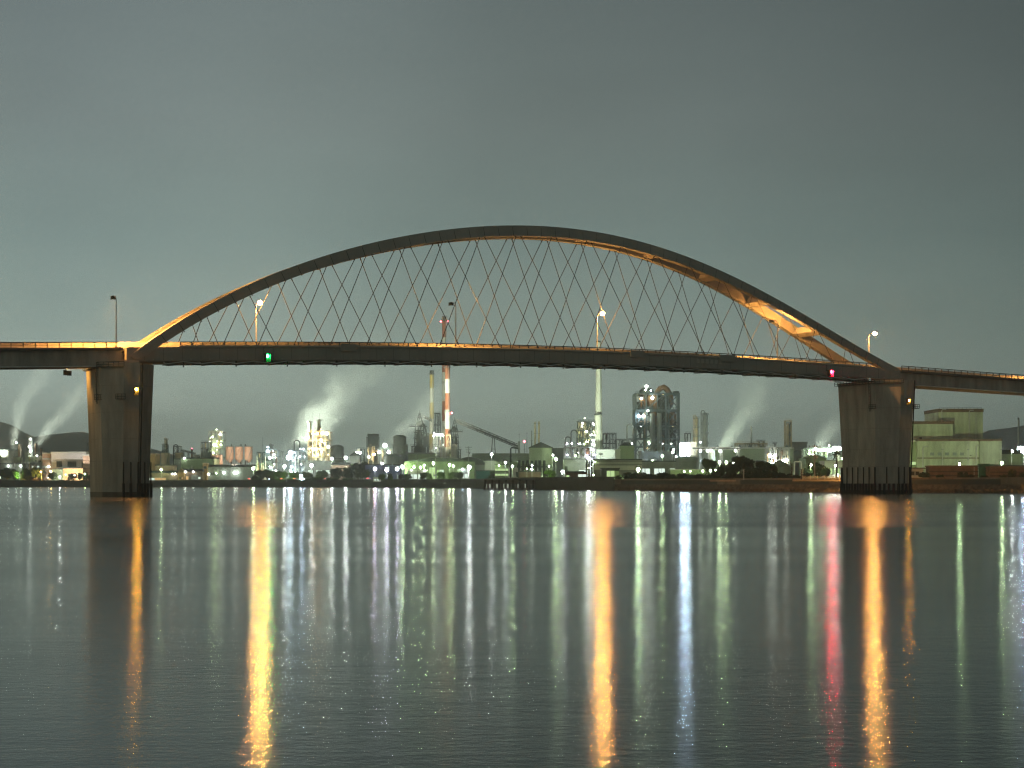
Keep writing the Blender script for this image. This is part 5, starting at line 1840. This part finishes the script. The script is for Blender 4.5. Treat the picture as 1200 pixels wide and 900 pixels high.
frame_tower('process_tower', 'slender yellow green ladder tower with a column inside', 920.6, 927.6, 493, 1040, 5, 6, 1, M_cream, 1, 3, vm=(M_cream,), seed=65)
column('process_column', 'slim yellow column inside the ladder tower', 924, 2.6, 496, 1042, M_cream, 5, loop=False)
frame_tower('process_tower', 'white flooded pipe frame left of the conical heap', 899, 912, 524, 1000, 8, 3, 3, M_galv, 5, 6, lamps=[(.2, .75, L_w, 1.8), (.45, .5, L_w, 2.2), (.3, .35, L_w, 2.0), (.6, .75, L_w, 1.6), (.15, .2, L_w, 1.6), (.75, .4, L_w, 1.5)], seed=66)
frame_tower('process_tower', 'second white flooded pipe frame right of the first one', 912, 925, 526, 995, 8, 3, 3, M_galv, 4, 6, lamps=[(.35, .6, L_w, 2.0), (.2, .25, L_w, 2.0), (.7, .65, L_w, 1.5), (.5, .3, L_w, 1.4)], seed=67)
tank('storage_heap', 'pale green conical roofed store below the flooded pipe frames', 916, 26, 539, 900, M_green, 'cone', rise=.3, ribs=1, cat='store', rail=False)
rect_building('building', 'hazy grey box building right of the ladder tower', 'building', 929, 946, 520, 1300, 25, M_grey, 'flat', M_grey, seams=False)
tank('storage_dome', 'dark domed store below the hazy grey box building', 938, 26, 527.5, 1150, M_hull, 'dome', rise=.3, ribs=1, cat='dome', rail=False)
frame_tower('process_tower', 'low plant with a string of lamps left of the right pier', 943, 990, 526, 1000, 10, 3, 7, M_frame, 10, 12, vm=(M_tank, M_green, M_hull),
            lamps=[(.04, .7, L_m, 1.3), (.10, .85, L_m, 1.2), (.13, .6, L_w, 1.5), (.19, .8, L_w, 1.4), (.25, 1.0, L_w, 1.5), (.33, .95, L_m, 1.4), (.40, .95, L_w, 1.3), (.47, .97, L_m, 1.5), (.56, .95, L_w, 1.8), (.63, .95, L_w, 1.7), (.72, 1.0, L_w, 2.6), (.83, 1.0, L_w, 2.4), (.34, .5, L_w, 1.4), (.93, .7, L_m, 1.2)], seed=68)
rect_building('house', 'pale green gabled house left of the right pier', 'house', 944, 968, 532.5, 880, 20, M_green, 'gable', M_green, rise=2.5, lamps=[(.8, .2, L_m, .9)])
rect_building('house', 'low lit greenish house behind the palm tree', 'house', 966, 992, 541, 800, 12, M_pale, 'flat', M_pale, windows=[(.25, .5, 2.5, 3, L_wing), (.55, .5, 3, 3, L_wing), (.85, .5, 2.5, 3, L_wing)], lamps=[(.55, .3, L_w, 1.0), (.1, .5, L_m, .7)])
pole_lamp('lamp post with a yellow lamp in front of the round dark tree by the shore', 950.5, 544.8, 640, L_M, .7)
pole_lamp('lamp post with a white lamp below the palm tree', 979, 545.5, 700, L_W, .6)
for i, (px, py, r) in enumerate([(843.2, 541.8, .85), (851, 541.8, .7), (859, 541.6, .8)]):
    pole_lamp(['left', 'middle', 'right'][i] + ' one of three yellow lamps in a row between the dark trees', px, py, 720, L_M, r, 'three yellow lamps between the trees')
for i, (px, py, r) in enumerate([(823.5, 552, .75), (832.5, 551.8, .85), (838.5, 551, .5), (809, 552.3, .5), (802, 552.4, .6), (863.5, 548.5, .6), (868, 550.5, .4)]):
    pole_lamp(['left, wide yellow green lamp shining through the hedge', 'right, brighter yellow green lamp shining through the hedge', 'small green lamp right of the brighter lamp in the hedge', 'small lamp at the hedge top below the brownish tank', 'faint lamp at the hedge top left of the small one', 'small green lamp under the large dark tree', 'faintest green lamp low under the large dark tree'][i], px, py, 690, L_m, r)
rect_building('shed', 'long low yellow lit shed behind the hedge and the dark trees', 'shed', 786, 905, 551, 740, 10, M_green, 'flat', M_pale, seams=False)
rect_building('shed', 'low pale green shed with bright patches below the large dark tree', 'shed', 858, 876, 546.5, 732, 6, M_pale, 'flat', M_pale, windows=[(.3, .5, 2, 1.4, L_wing), (.7, .5, 2, 1.4, L_wing)], seams=False)
t = thing('pipe_gate', 'white rectangular pipe gate left of the round dark tree', 'gate', at(935, 780))
g_ = MB()
k_ = 780 / F
hg = Z(541, 780) - GZ
g_.tube([(-4 * k_, 0, 0), (-4 * k_, 0, hg - .3), (-3.6 * k_, 0, hg), (3.6 * k_, 0, hg), (4 * k_, 0, hg - .3), (4 * k_, 0, 0)], .35, 8)
g_.build('pipe', M_white, t, True)
g_ = MB()
for x in (-4, 4):
    g_.rev([(.36, hg - .9), (.55, hg - .9), (.55, hg - .6), (.36, hg - .6)], 10, x * k_, 0)
g_.build('flange', M_galv, t)

# ------------------------------------------------------------------ right of the right pier
PD = 760
rect_building('factory', 'tall upper block of the green lit factory right of the right pier', 'factory', 1099.5, 1152, 483, PD + 25, 26, mat('factory_wall', (.40, .43, .31), .75, .45, .16, streak=.8), 'flat', M_brick,
              windows=[(.08, .84, 2.4, 2.2, M_dark), (.23, .84, 2.4, 2.2, M_dark), (.55, .55, 1.2, 1.3, M_dark), (.93, .22, 1.6, 2.6, M_pale)], seams=True)
gr = MB()
for i in range(12):
    x = -10.5 + 21 * i / 11
    gr.bar((x, .2, Z(483, PD + 25) - GZ + 1.3), (x, .2, Z(483, PD + 25) - GZ + 2.3), .1)
gr.bar((-10.5, .2, Z(483, PD + 25) - GZ + 2.3), (10.5, .2, Z(483, PD + 25) - GZ + 2.3), .1)
gr.build('roof_railing', M_hull, [o for o in bpy.data.objects if o.name.startswith('factory')][-1])
rect_building('factory', 'middle block of the green lit factory next to the right pier', 'factory', 1069, 1117, 497, PD + 14, 30, MATS['factory_wall'], 'flat', M_brick, windows=[(.2, .75, 1.2, 1.2, M_dark)])
rect_building('factory', 'wide lower front of the green lit factory with dark bands', 'factory', 1075, 1148, 517, PD, 12, MATS['factory_wall'], 'flat', M_brick, bands=[(.56, .5, M_brick), (.30, .5, M_brick)], seams=False)
rect_building('factory', 'smooth right wing of the green lit factory', 'factory', 1148.3, 1174, 517, PD - 1, 16, MATS['factory_wall'], 'flat', M_brick)
rect_building('factory', 'narrow pale left end block of the green lit factory beside the pier', 'factory', 1062, 1078, 518, PD + 3, 10, M_green, 'flat', M_pale, windows=[(.5, .45, 2.5, 1.5, L_wing)])
for i, px in enumerate((1104.5, 1134.5, 1173)):
    mast('rain_pipe', ['left', 'middle', 'right'][i] + ' one of three rain pipes with a pale head on the lower factory front', px, .8, 518, PD - 2.5, M_galv, 'rain pipe', 'rain pipes on the factory')
fy = [o for o in bpy.data.objects if o.name.startswith('factory') and o.get('category') == 'factory']
kf = PD / F
for root, items in ((fy[0], [(-9.5, .2, 14), (4.2, .2, 13.5)]), (fy[2], [(-12.5, 0, 17), (13.2, 0, 17.5)])):
    for i, (x, y, top) in enumerate(items):
        pb = MB()
        z0 = 22 if root is fy[0] else 0
        pb.tube([(x, y - .45, z0), (x, y - .45, z0 + top - 1.2), (x + .4, y - .45, z0 + top - .4), (x + 2.2, y - .45, z0 + top - .4)], .28, 8)
        pb.build('duct', M_galv, root, True)
lb_ = MB()
for dx in (-.25, .25):
    lb_.bar((7.5 + dx, -.5, 19), (7.5 + dx, -.5, 33), .1)
for i in range(24):
    lb_.bar((7.25, -.5, 19.3 + i * .57), (7.75, -.5, 19.3 + i * .57), .07)
lb_.build('ladder', M_galv, fy[0])
cp_ = MB()
cp_.box(-13.6, -11.2, -1.6, -.35, 4.6, 4.9)
cp_.box(-13.4, -13.2, -1.5, -1.4, 0, 4.6)
cp_.box(-11.6, -11.4, -1.5, -1.4, 0, 4.6)
cp_.build('canopy', M_frame, fy[2])
for i in range(5):
    vb_ = MB()
    x = -8 + i * 3.6
    vb_.box(x - .9, x + .9, -.5, -.3, 12.2, 13.6)
    for j in range(5):
        vb_.box(x - .8, x + .8, -.62, -.5, 12.3 + j * .25, 12.42 + j * .25)
    vb_.build('louvre', M_frame, fy[2])
rect_building('annex', 'low grey annex right of the green lit factory', 'building', 1173.5, 1199, 532, PD + 10, 14, M_green, 'flat', M_dark, seams=False)
rect_building('annex', 'dark box on the roof of the low grey annex', 'building', 1176, 1196, 529, PD + 20, 8, M_dark, 'flat', M_dark, seams=False)
rect_building('shed', 'long dark roofed shed at the right edge below the annex', 'shed', 1164, 1230, 544, PD - 40, 14, M_green, 'shed', M_dark, rise=1.4, seams=False)
chimney('slim white pole chimney at the right edge', 1193.4, 1.9, 1.6, 490, 900, [(0, 0), (.5, 0)], [M_wht, M_wht], platforms=())
t = thing('floodlight_tower', 'blue white floodlight bank at the right edge of the picture', 'floodlight', at(1197.5, 880))
fb_ = MB()
hh_ = Z(524, 880) - GZ
for x in (-1.2, 1.2):
    fb_.bar((x, 0, 0), (x, 0, hh_), .3)
for i in range(5):
    fb_.bar((-1.2, 0, hh_ * i / 5), (1.2, 0, hh_ * (i + 1) / 5), .16)
fb_.build('mast', M_galv, t)
fr_ = MB()
fr_.box(-2.6, 2.6, .2, .5, hh_ - 4, hh_ + .5)
fr_.build('lamp_frame', M_galv, t)
for ix in range(3):
    for iz in range(2):
        globe(t, (-1.6 + 1.6 * ix, -.7, hh_ - 2.7 + 2 * iz), L_B, .75)
pole_lamp('lamp post with a cold white star lamp right of the factory', 1186.3, 528.7, 740, L_W, .8)
pole_lamp('lamp post with a yellow green lamp before the lower factory front', 1124.5, 544, 640, L_M, .8)
pole_lamp('lamp post with a yellow green lamp before the smooth right wing', 1174.3, 542.7, 640, L_M, .8)
t = thing('street_lamp', 'unlit curved street lamp before the lower factory front', 'street lamp', at(1141.5, 600))
sl = MB()
hh_ = Z(534, 600) - GZ
sl.tube([(0, 0, 0), (0, 0, hh_ - .6), (-.3, 0, hh_ - .1), (-1.0, 0, hh_)], [.14, .1, .08, .07], 7)
sl.build('pole', M_galv, t)
sl = MB()
sl.sphere((-1.3, 0, hh_ + .0), .45, .2, .12, 8, 5)
sl.build('lamp_head', M_hull, t, True)
# rubble stacks and teal netting behind the shore wall
rect_building('block_stack', 'brown stack of concrete blocks behind the shore wall, next to the teal netting', 'block stack', 1089, 1146, 547, 600, 5, M_brick, 'flat', M_brick, bands=[(.3, .3, M_dark), (.6, .3, M_dark)])
rect_building('block_stack', 'brown stack of concrete blocks at the right end behind the shore wall', 'block stack', 1160, 1215, 548, 590, 5, M_brick, 'flat', M_brick, bands=[(.3, .3, M_dark), (.6, .3, M_dark)])
rect_building('hoarding', 'teal netting hoarding between the two brown block stacks', 'hoarding', 1148, 1159, 545, 596, 1.5, M_teal, 'flat', M_teal, seams=True)
rect_building('site_hut', 'pale site hut with dark windows just right of the right pier', 'hut', 1064, 1082, 549.5, 605, 5, M_pale, 'flat', M_grey, windows=[(.3, .6, 1.2, 1.2, M_dark), (.6, .6, 1.2, 1.2, M_dark)])


def fence(label, p0, p1, D, yt, m, step=1.0, posts=True, z=GZ):
    a, b = X(p0, D), X(p1, D)
    t = thing('fence', label, 'fence', ((a + b) / 2, D, z))
    hw = (b - a) / 2
    hh = Z(yt, D) - z
    n_ = int(2 * hw / 2.4)
    for i in range(n_ + 1):
        p = MB()
        x = -hw + 2 * hw * i / n_
        p.box(x - .1, x + .1, -.1, .1, 0, hh + .25)
        p.build('post', m, t)
    g = MB()
    for f in (.3, .6, .97):
        g.box(-hw, hw, -.05, .05, hh * f - .04, hh * f + .04)
    for i in range(int(2 * hw / .45)):
        x = -hw + i * .45
        g.box(x - .02, x + .02, -.03, .03, 0, hh)
    g.build('panel', m, t)
    return t


fence('pinkish grey fence on the orange wall left of the right pier', 941, 992, 556, 558, M_rail)
fence('low fence of stakes below the hedge', 832, 862, 600, 564, M_pink)
rect_building('orange_wall', 'orange lit concrete wall under the fence left of the right pier', 'wall', 930, 1012, 564, 553, .8, M_shore, 'flat', M_shore, seams=True)
fence('brown mesh fence along the top of the right shore wall', 1062, 1215, 520, 560.5, M_brick)
pole_lamp('orange lamp post on the quay hidden behind the right pier', 1012, 548, 546, glow('quay_sodium', (1, .50, .13), 2600), .7)
pole_lamp('orange lamp post on the quay beyond the right edge', 1238, 540, 490, MATS['quay_sodium'], .6)
utility_pole('utility pole with cross arms before the round dark tree left of the right pier', 954.5, 521, 580, 2)
utility_pole('thin utility pole in front of the flooded pipe frames', 910.5, 524, 700, 1)
mast('sign_post', 'thin grey post rising from the hedge', 871.5, .9, 550, 600, M_galv, 'post')
mast('mast', 'brown post between the hedge and the fence', 928, 1.6, 543, 600, M_trunk, 'post')
mast('mast', 'thicker brown post at the left end of the fence', 939.5, 1.8, 550, 556, M_trunk, 'post')

# palm
t = thing('palm_tree', 'lone palm tree left of the right pier', 'palm tree', at(980.5, 690))
hh_ = Z(531, 690) - GZ
pt = MB()
pt.tube([(0, 0, 0), (.1, 0, hh_ * .5), (0, 0, hh_)], [.45, .34, .30], 9)
pt.build('trunk', M_trunk, t, True)
pc = MB()
rr = random.Random(3)
for i in range(34):
    a = rr.uniform(0, 2 * PI)
    e = rr.uniform(-.5, 1.2)
    L_ = rr.uniform(2.3, 3.3)
    pts = []
    for k in range(6):
        s_ = k / 5 * L_
        pts.append(Vector((math.cos(a) * s_ * math.cos(e), math.sin(a) * s_ * math.cos(e), hh_ + s_ * math.sin(e) - .16 * s_ * s_)))
    sd = Vector((-math.sin(a), math.cos(a), 0))
    for k in range(5):
        w0, w1 = .35 * (1 - k / 6), .35 * (1 - (k + 1) / 6)
        for s2 in (-1, 1):
            pc._add([pts[k], pts[k + 1], pts[k + 1] + sd * s2 * w1 * 1.3 - Vector((0, 0, .2)), pts[k] + sd * s2 * w0 * 1.3 - Vector((0, 0, .2))], [(0, 1, 2, 3)])
pc.build('crown', M_palm, t)

# ------------------------------------------------------------------ trees
tree('green lit bushy tree at the left edge of the picture', 8, 22, 546, 1440, 1)
tree('bright green small tree right of the left edge tree', 19, 10, 550, 1432, 0)
tree('orange lit round tree beside the amber street lamp', 42, 17, 545, 1442, 1)
tree('dark tree left of the orange lit tree', 30, 12, 545.5, 1440, 2)
tree('dark shrubby tree right of the amber street lamp', 62, 14, 551, 1430, 3)
for i, (px, w, yt) in enumerate([(84, 14, 552.5), (94, 8, 552), (100, 7, 551), (104.5, 7, 555), (109, 5, 555)]):
    tree(['broad pruned dark tree before the orange shed', 'slim pruned dark tree right of the broad one', 'pruned dark tree behind the yellow green lamp', 'small clipped dark tree nearest the left pier', 'tiny clipped dark tree against the left pier'][i], px, w, yt, 1430, 2 + i % 2, 'pruned trees on the left waterfront')
for i, (px, w, yt, k) in enumerate([(306, 22, 547, 2), (318, 20, 549, 3), (330, 20, 550, 1), (346, 16, 551, 1), (360, 18, 550.5, 2), (377, 16, 549, 1), (394, 20, 545, 3)]):
    tree(['first dark tree left of the bluish process frame, behind the star lamp', 'second dark tree, below the white flooded process frame', 'third tree, green lit, left of the greenish white lamp', 'fourth tree, green lit, below the pipe loop', 'fifth tree, dark, below the twin columns', 'sixth tree, below the blazing ochre frame', 'seventh tree, dark, before the low brown building'][i], px, w, yt, 1310, k, 'trees along the waterfront road')
tree('largest dark dome shaped tree in front of the small dark house', 419.5, 30, 536.5, 1300, 2)
tree('medium dark tree merging with the dome shaped tree', 407, 20, 545, 1290, 3)
tree('greenish spotted tree at the right of the dome shaped tree', 425, 18, 547, 1280, 1)
for i, (px, w, yt, k) in enumerate([(447, 9, 554.5, 0), (457, 9, 554, 0), (470, 8, 554, 3), (477, 13, 553.5, 3), (496, 13, 551, 2), (503.5, 8, 553.5, 0), (517, 14, 551.5, 0), (531, 14, 550.5, 2), (539, 12, 551, 3)]):
    tree(['small green tree between the left and middle violet lamps', 'small green tree between the middle and right violet lamps', 'small dark tree under the right violet lamp', 'rounded dark tree left of the loading bays', 'taller dark tree right of the loading bays', 'bright green young tree by the loading bays', 'bright green wider tree below the fourth yellow green lamp', 'dark shaggy tree below the close pair of lamps', 'dark shaggy tree left of the brilliant white lamp'][i], px, w, yt, 1160 - i * 8, k, 'trees before the green storage shed')
tree('green tree beside the netted shed', 578, 12, 549, 1010, 1)
tree('bright green lit tree left of the low white lamp', 645, 16, 549.5, 790, 0)
for i, (px, w, yt, k, D) in enumerate([(833, 24, 532, 2, 700), (847, 16, 541, 3, 690), (868, 36, 528.5, 2, 660), (858, 20, 538, 3, 655), (885, 18, 545, 2, 645), (897, 26, 536, 2, 650), (905, 18, 541, 3, 640), (955, 28, 538, 2, 660), (946, 16, 546, 3, 640), (968, 14, 545, 3, 645)]):
    tree(['dark flat topped tree below the white pipe bridge', 'smaller dark tree left of the three yellow lamps row', 'largest spreading dark tree before the grey green hall', 'dark tree filling the left of the largest spreading tree', 'narrow dark tree between the two spreading trees', 'second spreading dark tree below the flooded pipe frames', 'dark tree at the right of the second spreading tree', 'round dark tree behind the utility pole', 'low dark tree left of the round one', 'low dark tree right of the round one'][i], px, w, yt, D, k, 'dark shore trees')

# clipped hedge: separate shrubs
sh = [(727, 14, 556), (739, 16, 551.5), (752, 16, 553), (764, 16, 554), (776, 16, 552.5), (788, 15, 554.5), (799, 15, 553.5), (810, 15, 555), (821, 15, 554.5), (832, 14, 555), (843, 15, 551), (854, 15, 552.5), (865, 15, 554), (876, 15, 551.5), (887, 15, 550.5), (898, 14, 553), (909, 14, 552), (920, 14, 553), (931, 13, 556)]
ORD = ['first', 'second', 'third', 'fourth', 'fifth', 'sixth', 'seventh', 'eighth', 'ninth', 'tenth', 'eleventh', 'twelfth', 'thirteenth', 'fourteenth', 'fifteenth', 'sixteenth', 'seventeenth', 'eighteenth', 'nineteenth']
for i, (px, w, yt) in enumerate(sh):
    shrub(ORD[i] + ' dark shrub from the left in the long shore hedge', px, w * 1.25, yt, shoreD(px) + 22, (0, 2)[i % 2], 'shrubs of the shore hedge')
for i, (px, w, yt) in enumerate([(1084, 14, 552), (1101, 10, 555), (1128, 14, 551), (1137, 10, 555), (1153, 10, 556), (1175, 10, 555), (1186, 11, 549), (1200, 14, 552)]):
    shrub(['dark shrub right of the pale site hut', 'low shrub before the left block stack', 'tall dark shrub before the left block stack', 'low shrub left of the teal netting', 'low shrub before the teal netting', 'low shrub left in front of the right block stack', 'taller shrub before the right block stack', 'dark shrub at the right edge of the picture'][i], px, w, yt, 575, i % 3, 'shrubs before the block stacks')
# low shrubs on top of the left seawall
for i, (px, w, yt) in enumerate([(168, 12, 558), (300, 14, 558), (322, 16, 559), (340, 14, 559), (372, 14, 559), (390, 18, 558), (408, 16, 559)]):
    shrub(['low shrub behind the seawall at the left pier', 'low shrub behind the seawall under the star lamp', 'low shrub behind the seawall under the flooded frame', 'low shrub behind the seawall under the pipe loop', 'low shrub behind the seawall under the twin columns', 'yellowish low shrub behind the seawall under the low brown building', 'low shrub behind the seawall under the dome shaped tree'][i], px, w, yt, shoreD(px) + 5, 1, 'low shrubs behind the seawall')

# road with traffic behind the seawall
rp = [250, 290, 330, 370, 410, 450, 490]
b = MB()
vs, fs = [], []
for px in rp:
    D = shoreD(px)
    vs += [(X(px, D + 9), D + 9, 6.3), (X(px, D + 16), D + 16, 6.3), (X(px, D + 9), D + 9, GZ), (X(px, D + 16), D + 16, GZ)]
for i in range(len(rp) - 1):
    a = i * 4
    fs += [(a, a + 4, a + 5, a + 1), (a, a + 2, a + 6, a + 4), (a + 1, a + 5, a + 7, a + 3)]
b._add(vs, fs)
structure(b.build('road', M_asph))
for i, (px, m, lab) in enumerate([(293, M_car, 'grey car with red tail lights under the star lamp'), (304, M_carw, 'white car with red tail lights right of the star lamp'), (318, M_car, 'grey car with red tail lights below the flooded frame'),
                                  (331, M_carw, 'white car with red tail lights below the white lamp'), (346, M_car, 'grey car with red tail lights below the pipe loop'), (383, M_carw, 'white car with red tail lights below the ochre frame'), (432, M_car, 'grey car with red tail lights left of the violet lamps')]):
    car(lab, px, shoreD(px) + 11, m, math.radians(75), 'cars on the waterfront road')


# ------------------------------------------------------------------ fill light masts added to brighten the plant, plumes and trees
def flood_mast(label, px, D, py, aim, power, col=(.86, 1, .80), cone=60):
    t = thing('floodlight_mast', label, 'floodlight', at(px, D))
    hh = Z(py, D) - GZ
    b = MB()
    b.tube([(0, 0, 0), (0, 0, hh)], [.35, .2], 8)
    b.build('mast', M_galv, t, True)
    g = MB()
    g.box(-1.2, 1.2, -.25, .05, hh - .5, hh + .5)
    g.build('lamp_head', M_frame, t)
    ld = bpy.data.lights.new('flood', 'SPOT')
    ld.energy = power
    ld.color = col
    ld.spot_size = math.radians(cone)
    ld.spot_blend = .6
    ld.shadow_soft_size = .4
    lo = bpy.data.objects.new('flood', ld)
    C.objects.link(lo)
    lo.parent = t
    sg = .6 if aim[2] >= D else -.9
    lo.location = (0, sg, hh)
    tgt = Vector((X(aim[0], aim[2]) - X(px, D), aim[2] - D, Z(aim[1], aim[2]) - GZ - hh))
    lo.rotation_euler = (tgt - Vector((0, sg, 0))).to_track_quat('-Z', 'Y').to_euler()
    return t


flood_mast('added fill light mast behind the green storage shed, turned to the chimneys', 513, 1400, 531, (516, 452, 1750), 4.0e6, (.95, 1, .78), 25)
flood_mast('added fill light mast before the salmon silos', 275, 1465, 544, (277, 528, 1520), 1.6e5, (1, .80, .62), 110)
flood_mast('added fill light mast at the foot of the white chimney', 704, 1035, 532, (701, 470, 1120), 4.0e5, (.88, 1, .76), 90)
flood_mast('added fill light mast before the two tall columns', 821, 1020, 527, (821, 500, 1100), 1.2e5, (.9, 1, .75), 90)
flood_mast('added fill light mast before the green lit factory', 1096, 655, 548, (1105, 533, 760), 1.5e5, (.78, 1, .48), 110)
flood_mast('added fill light mast before the gabled house', 630, 985, 545, (633, 528, 1150), 2.0e5, (.8, 1, .6), 90)
flood_mast('added fill light mast before the white warehouse', 82, 1435, 556, (88, 538, 1480), 7e4, (1, .92, .84), 130)
flood_mast('added fill light mast left of the two left steam plumes', -45, 1550, 540, (50, 480, 1560), 3.6e6, (.9, 1, .82), 60)
flood_mast('added fill light mast in the gap left of the bluish process frame, turned to the big plume', 331, 1403, 529, (384, 472, 1440), 2.4e6, (.88, 1, .78), 66)
flood_mast('added fill light mast between the two dark towers, turned to their plume', 449, 1442, 529, (480, 484, 1500), 1.0e6, (.88, 1, .80), 64)
flood_mast('added fill light mast right of the two tall columns, turned to the plume', 806, 1188, 536, (880, 484, 1200), 8e5, (.85, 1, .75), 60)
flood_mast('added fill light mast behind the ladder tower, turned to the arched plume', 928, 1088, 536, (982, 506, 1100), 3.2e5, (.85, 1, .8), 64)
flood_mast('added fill light mast at the foot of the thick red chimney, turned to its steam', 492, 1640, 545, (511, 512, 1640), 2.5e5, (.9, 1, .85), 70)

flood_mast('added low fill light mast before the twin ochre columns', 369, 1372, 540, (369, 502, 1410), 2.5e5, (1, .88, .55), 60)
flood_mast('added fill light mast lighting the green tree at the left edge', 22, 1427, 558, (11, 552, 1440), 3.5e4, (.6, 1, .25), 110)
flood_mast('added fill light mast lighting the orange tree', 51, 1430, 557, (42, 552, 1442), 3.5e4, (1, .6, .15), 110)
flood_mast('added fill light mast lighting the young green trees by the loading bays', 510, 1085, 557, (509, 556, 1110), 3.0e4, (.6, 1, .2), 140)
flood_mast('added fill light mast lighting the tree beside the low white lamp', 640, 778, 557, (645, 554, 790), 1.2e4, (.6, 1, .2), 120)
flood_mast('added fill light mast lighting the trees below the pipe loop', 336, 1290, 557, (345, 554, 1310), 3.0e4, (.6, 1, .3), 140)

# ------------------------------------------------------------------ steam
def plume(label, px, py, D, r0, k, bx, cx2, length, dens, lamp=None):
    """centre line x = bx*z + cx2*z*z, radius r0 + k*z, rising from (px,py)"""
    m = bpy.data.materials.new('steam')
    m.use_nodes = True
    nt = m.node_tree
    nt.nodes.clear()
    L = nt.links
    tcn = N(nt, 'ShaderNodeTexCoord')
    s_ = N(nt, 'ShaderNodeSeparateXYZ')
    L.new(tcn.outputs['Object'], s_.inputs[0])

    def mth(op, a, b2=None, c=None):
        q = N(nt, 'ShaderNodeMath', operation=op)
        for i, v in enumerate((a, b2, c)):
            if v is None:
                continue
            if isinstance(v, (int, float)):
                q.inputs[i].default_value = v
            else:
                L.new(v, q.inputs[i])
        return q.outputs[0]
    z = s_.outputs['Z']
    wn_ = N(nt, 'ShaderNodeTexNoise', inp={'Scale': .05, 'Detail': 3.0, 'Roughness': .5})
    L.new(tcn.outputs['Object'], wn_.inputs['Vector'])
    cxn = mth('MULTIPLY', z, mth('MULTIPLY_ADD', z, cx2, bx))
    R = mth('MULTIPLY_ADD', z, k, r0)
    wob = mth('MULTIPLY', mth('SUBTRACT', wn_.outputs[0], .5), mth('MULTIPLY', R, 2.0))
    dx = mth('ADD', mth('SUBTRACT', s_.outputs['X'], cxn), wob)
    dd = mth('SQRT', mth('ADD', mth('MULTIPLY', dx, dx), mth('MULTIPLY', s_.outputs['Y'], s_.outputs['Y'])))
    q = mth('DIVIDE', dd, R)
    mr = N(nt, 'ShaderNodeMapRange', interpolation_type='SMOOTHSTEP', inp={'From Min': .0, 'From Max': 1.0, 'To Min': 1, 'To Max': 0})
    L.new(q, mr.inputs['Value'])
    n_ = N(nt, 'ShaderNodeTexNoise', inp={'Scale': .03, 'Detail': 2.5, 'Roughness': .5, 'Distortion': .4})
    mpn = N(nt, 'ShaderNodeMapping', inp={'Scale': (1.5, 1.5, .28), 'Rotation': (0, math.atan(bx + cx2 * length), 0)})
    L.new(tcn.outputs['Object'], mpn.inputs[0])
    L.new(mpn.outputs[0], n_.inputs['Vector'])
    nr = N(nt, 'ShaderNodeMapRange', inp={'From Min': .3, 'From Max': .7, 'To Min': .1, 'To Max': 1.5})
    L.new(n_.outputs[0], nr.inputs['Value'])
    fade = N(nt, 'ShaderNodeMapRange', interpolation_type='SMOOTHSTEP', inp={'From Min': 0.0, 'From Max': length, 'To Min': 1, 'To Max': 0})
    L.new(z, fade.inputs['Value'])
    thin = mth('DIVIDE', r0 * 2.2, mth('ADD', R, r0 * 1.2))
    d = mth('MULTIPLY', mth('MULTIPLY', mr.outputs[0], nr.outputs[0]), mth('MULTIPLY', mth('MULTIPLY', fade.outputs[0], thin), dens * PK))
    v = N(nt, 'ShaderNodeVolumePrincipled', inp={'Color': (.98, 1, .96, 1), 'Anisotropy': .0})
    L.new(d, v.inputs['Density'])
    o_ = N(nt, 'ShaderNodeOutputMaterial')
    L.new(v.outputs[0], o_.inputs['Volume'])
    b = MB()
    pts = [(bx * zz + cx2 * zz * zz, 0, zz) for zz in [length * i / 12 for i in range(13)]]
    vs, fs = [], []
    for (x, y, zz) in pts:
        rr_ = r0 + k * zz
        for i in range(14):
            a = 2 * PI * i / 14
            vs.append((x + rr_ * 1.35 * math.cos(a), rr_ * 1.35 * math.sin(a), zz))
    for i in range(12):
        for j2 in range(14):
            a, c = i * 14 + j2, i * 14 + (j2 + 1) % 14
            fs.append((a, c, c + 14, a + 14))
    fs += [tuple(range(13, -1, -1)), tuple(range(12 * 14, 13 * 14))]
    b._add(vs, fs)
    o = b.build('steam_plume', m, loc=(X(px, D), D, Z(py, D)))
    o['kind'] = 'stuff'
    return o


PK = 1.0
plume('', 16, 531, 1540, 4, .16, .00, .0044, 150, .034)
plume('', 41, 524, 1560, 5, .24, .75, .0026, 140, .034)
plume('', 178, 520, 1600, 7, .25, .30, .0008, 100, .016)
plume('', 333, 547, 1440, 12, .27, .74, .0008, 165, .030)
plume('', 452, 529, 1500, 8, .25, .85, .0012, 100, .026)
plume('', 507, 537, 1640, 6, .16, .28, .0, 46, .050)
plume('', 694, 529, 1080, 4, .17, .10, .006, 40, .030)
plume('', 846, 526, 1200, 7, .25, .72, -.0030, 78, .032)
plume('', 900, 524, 1150, 6, .20, .15, .0, 46, .024)
plume('', 958, 525, 1100, 5.5, .36, .50, .016, 30, .050)
plume('', 652, 529, 1200, 4, .24, .75, .0, 30, .022)
plume('', 1188, 528, 950, 4, .20, -.2, 0, 40, .030)
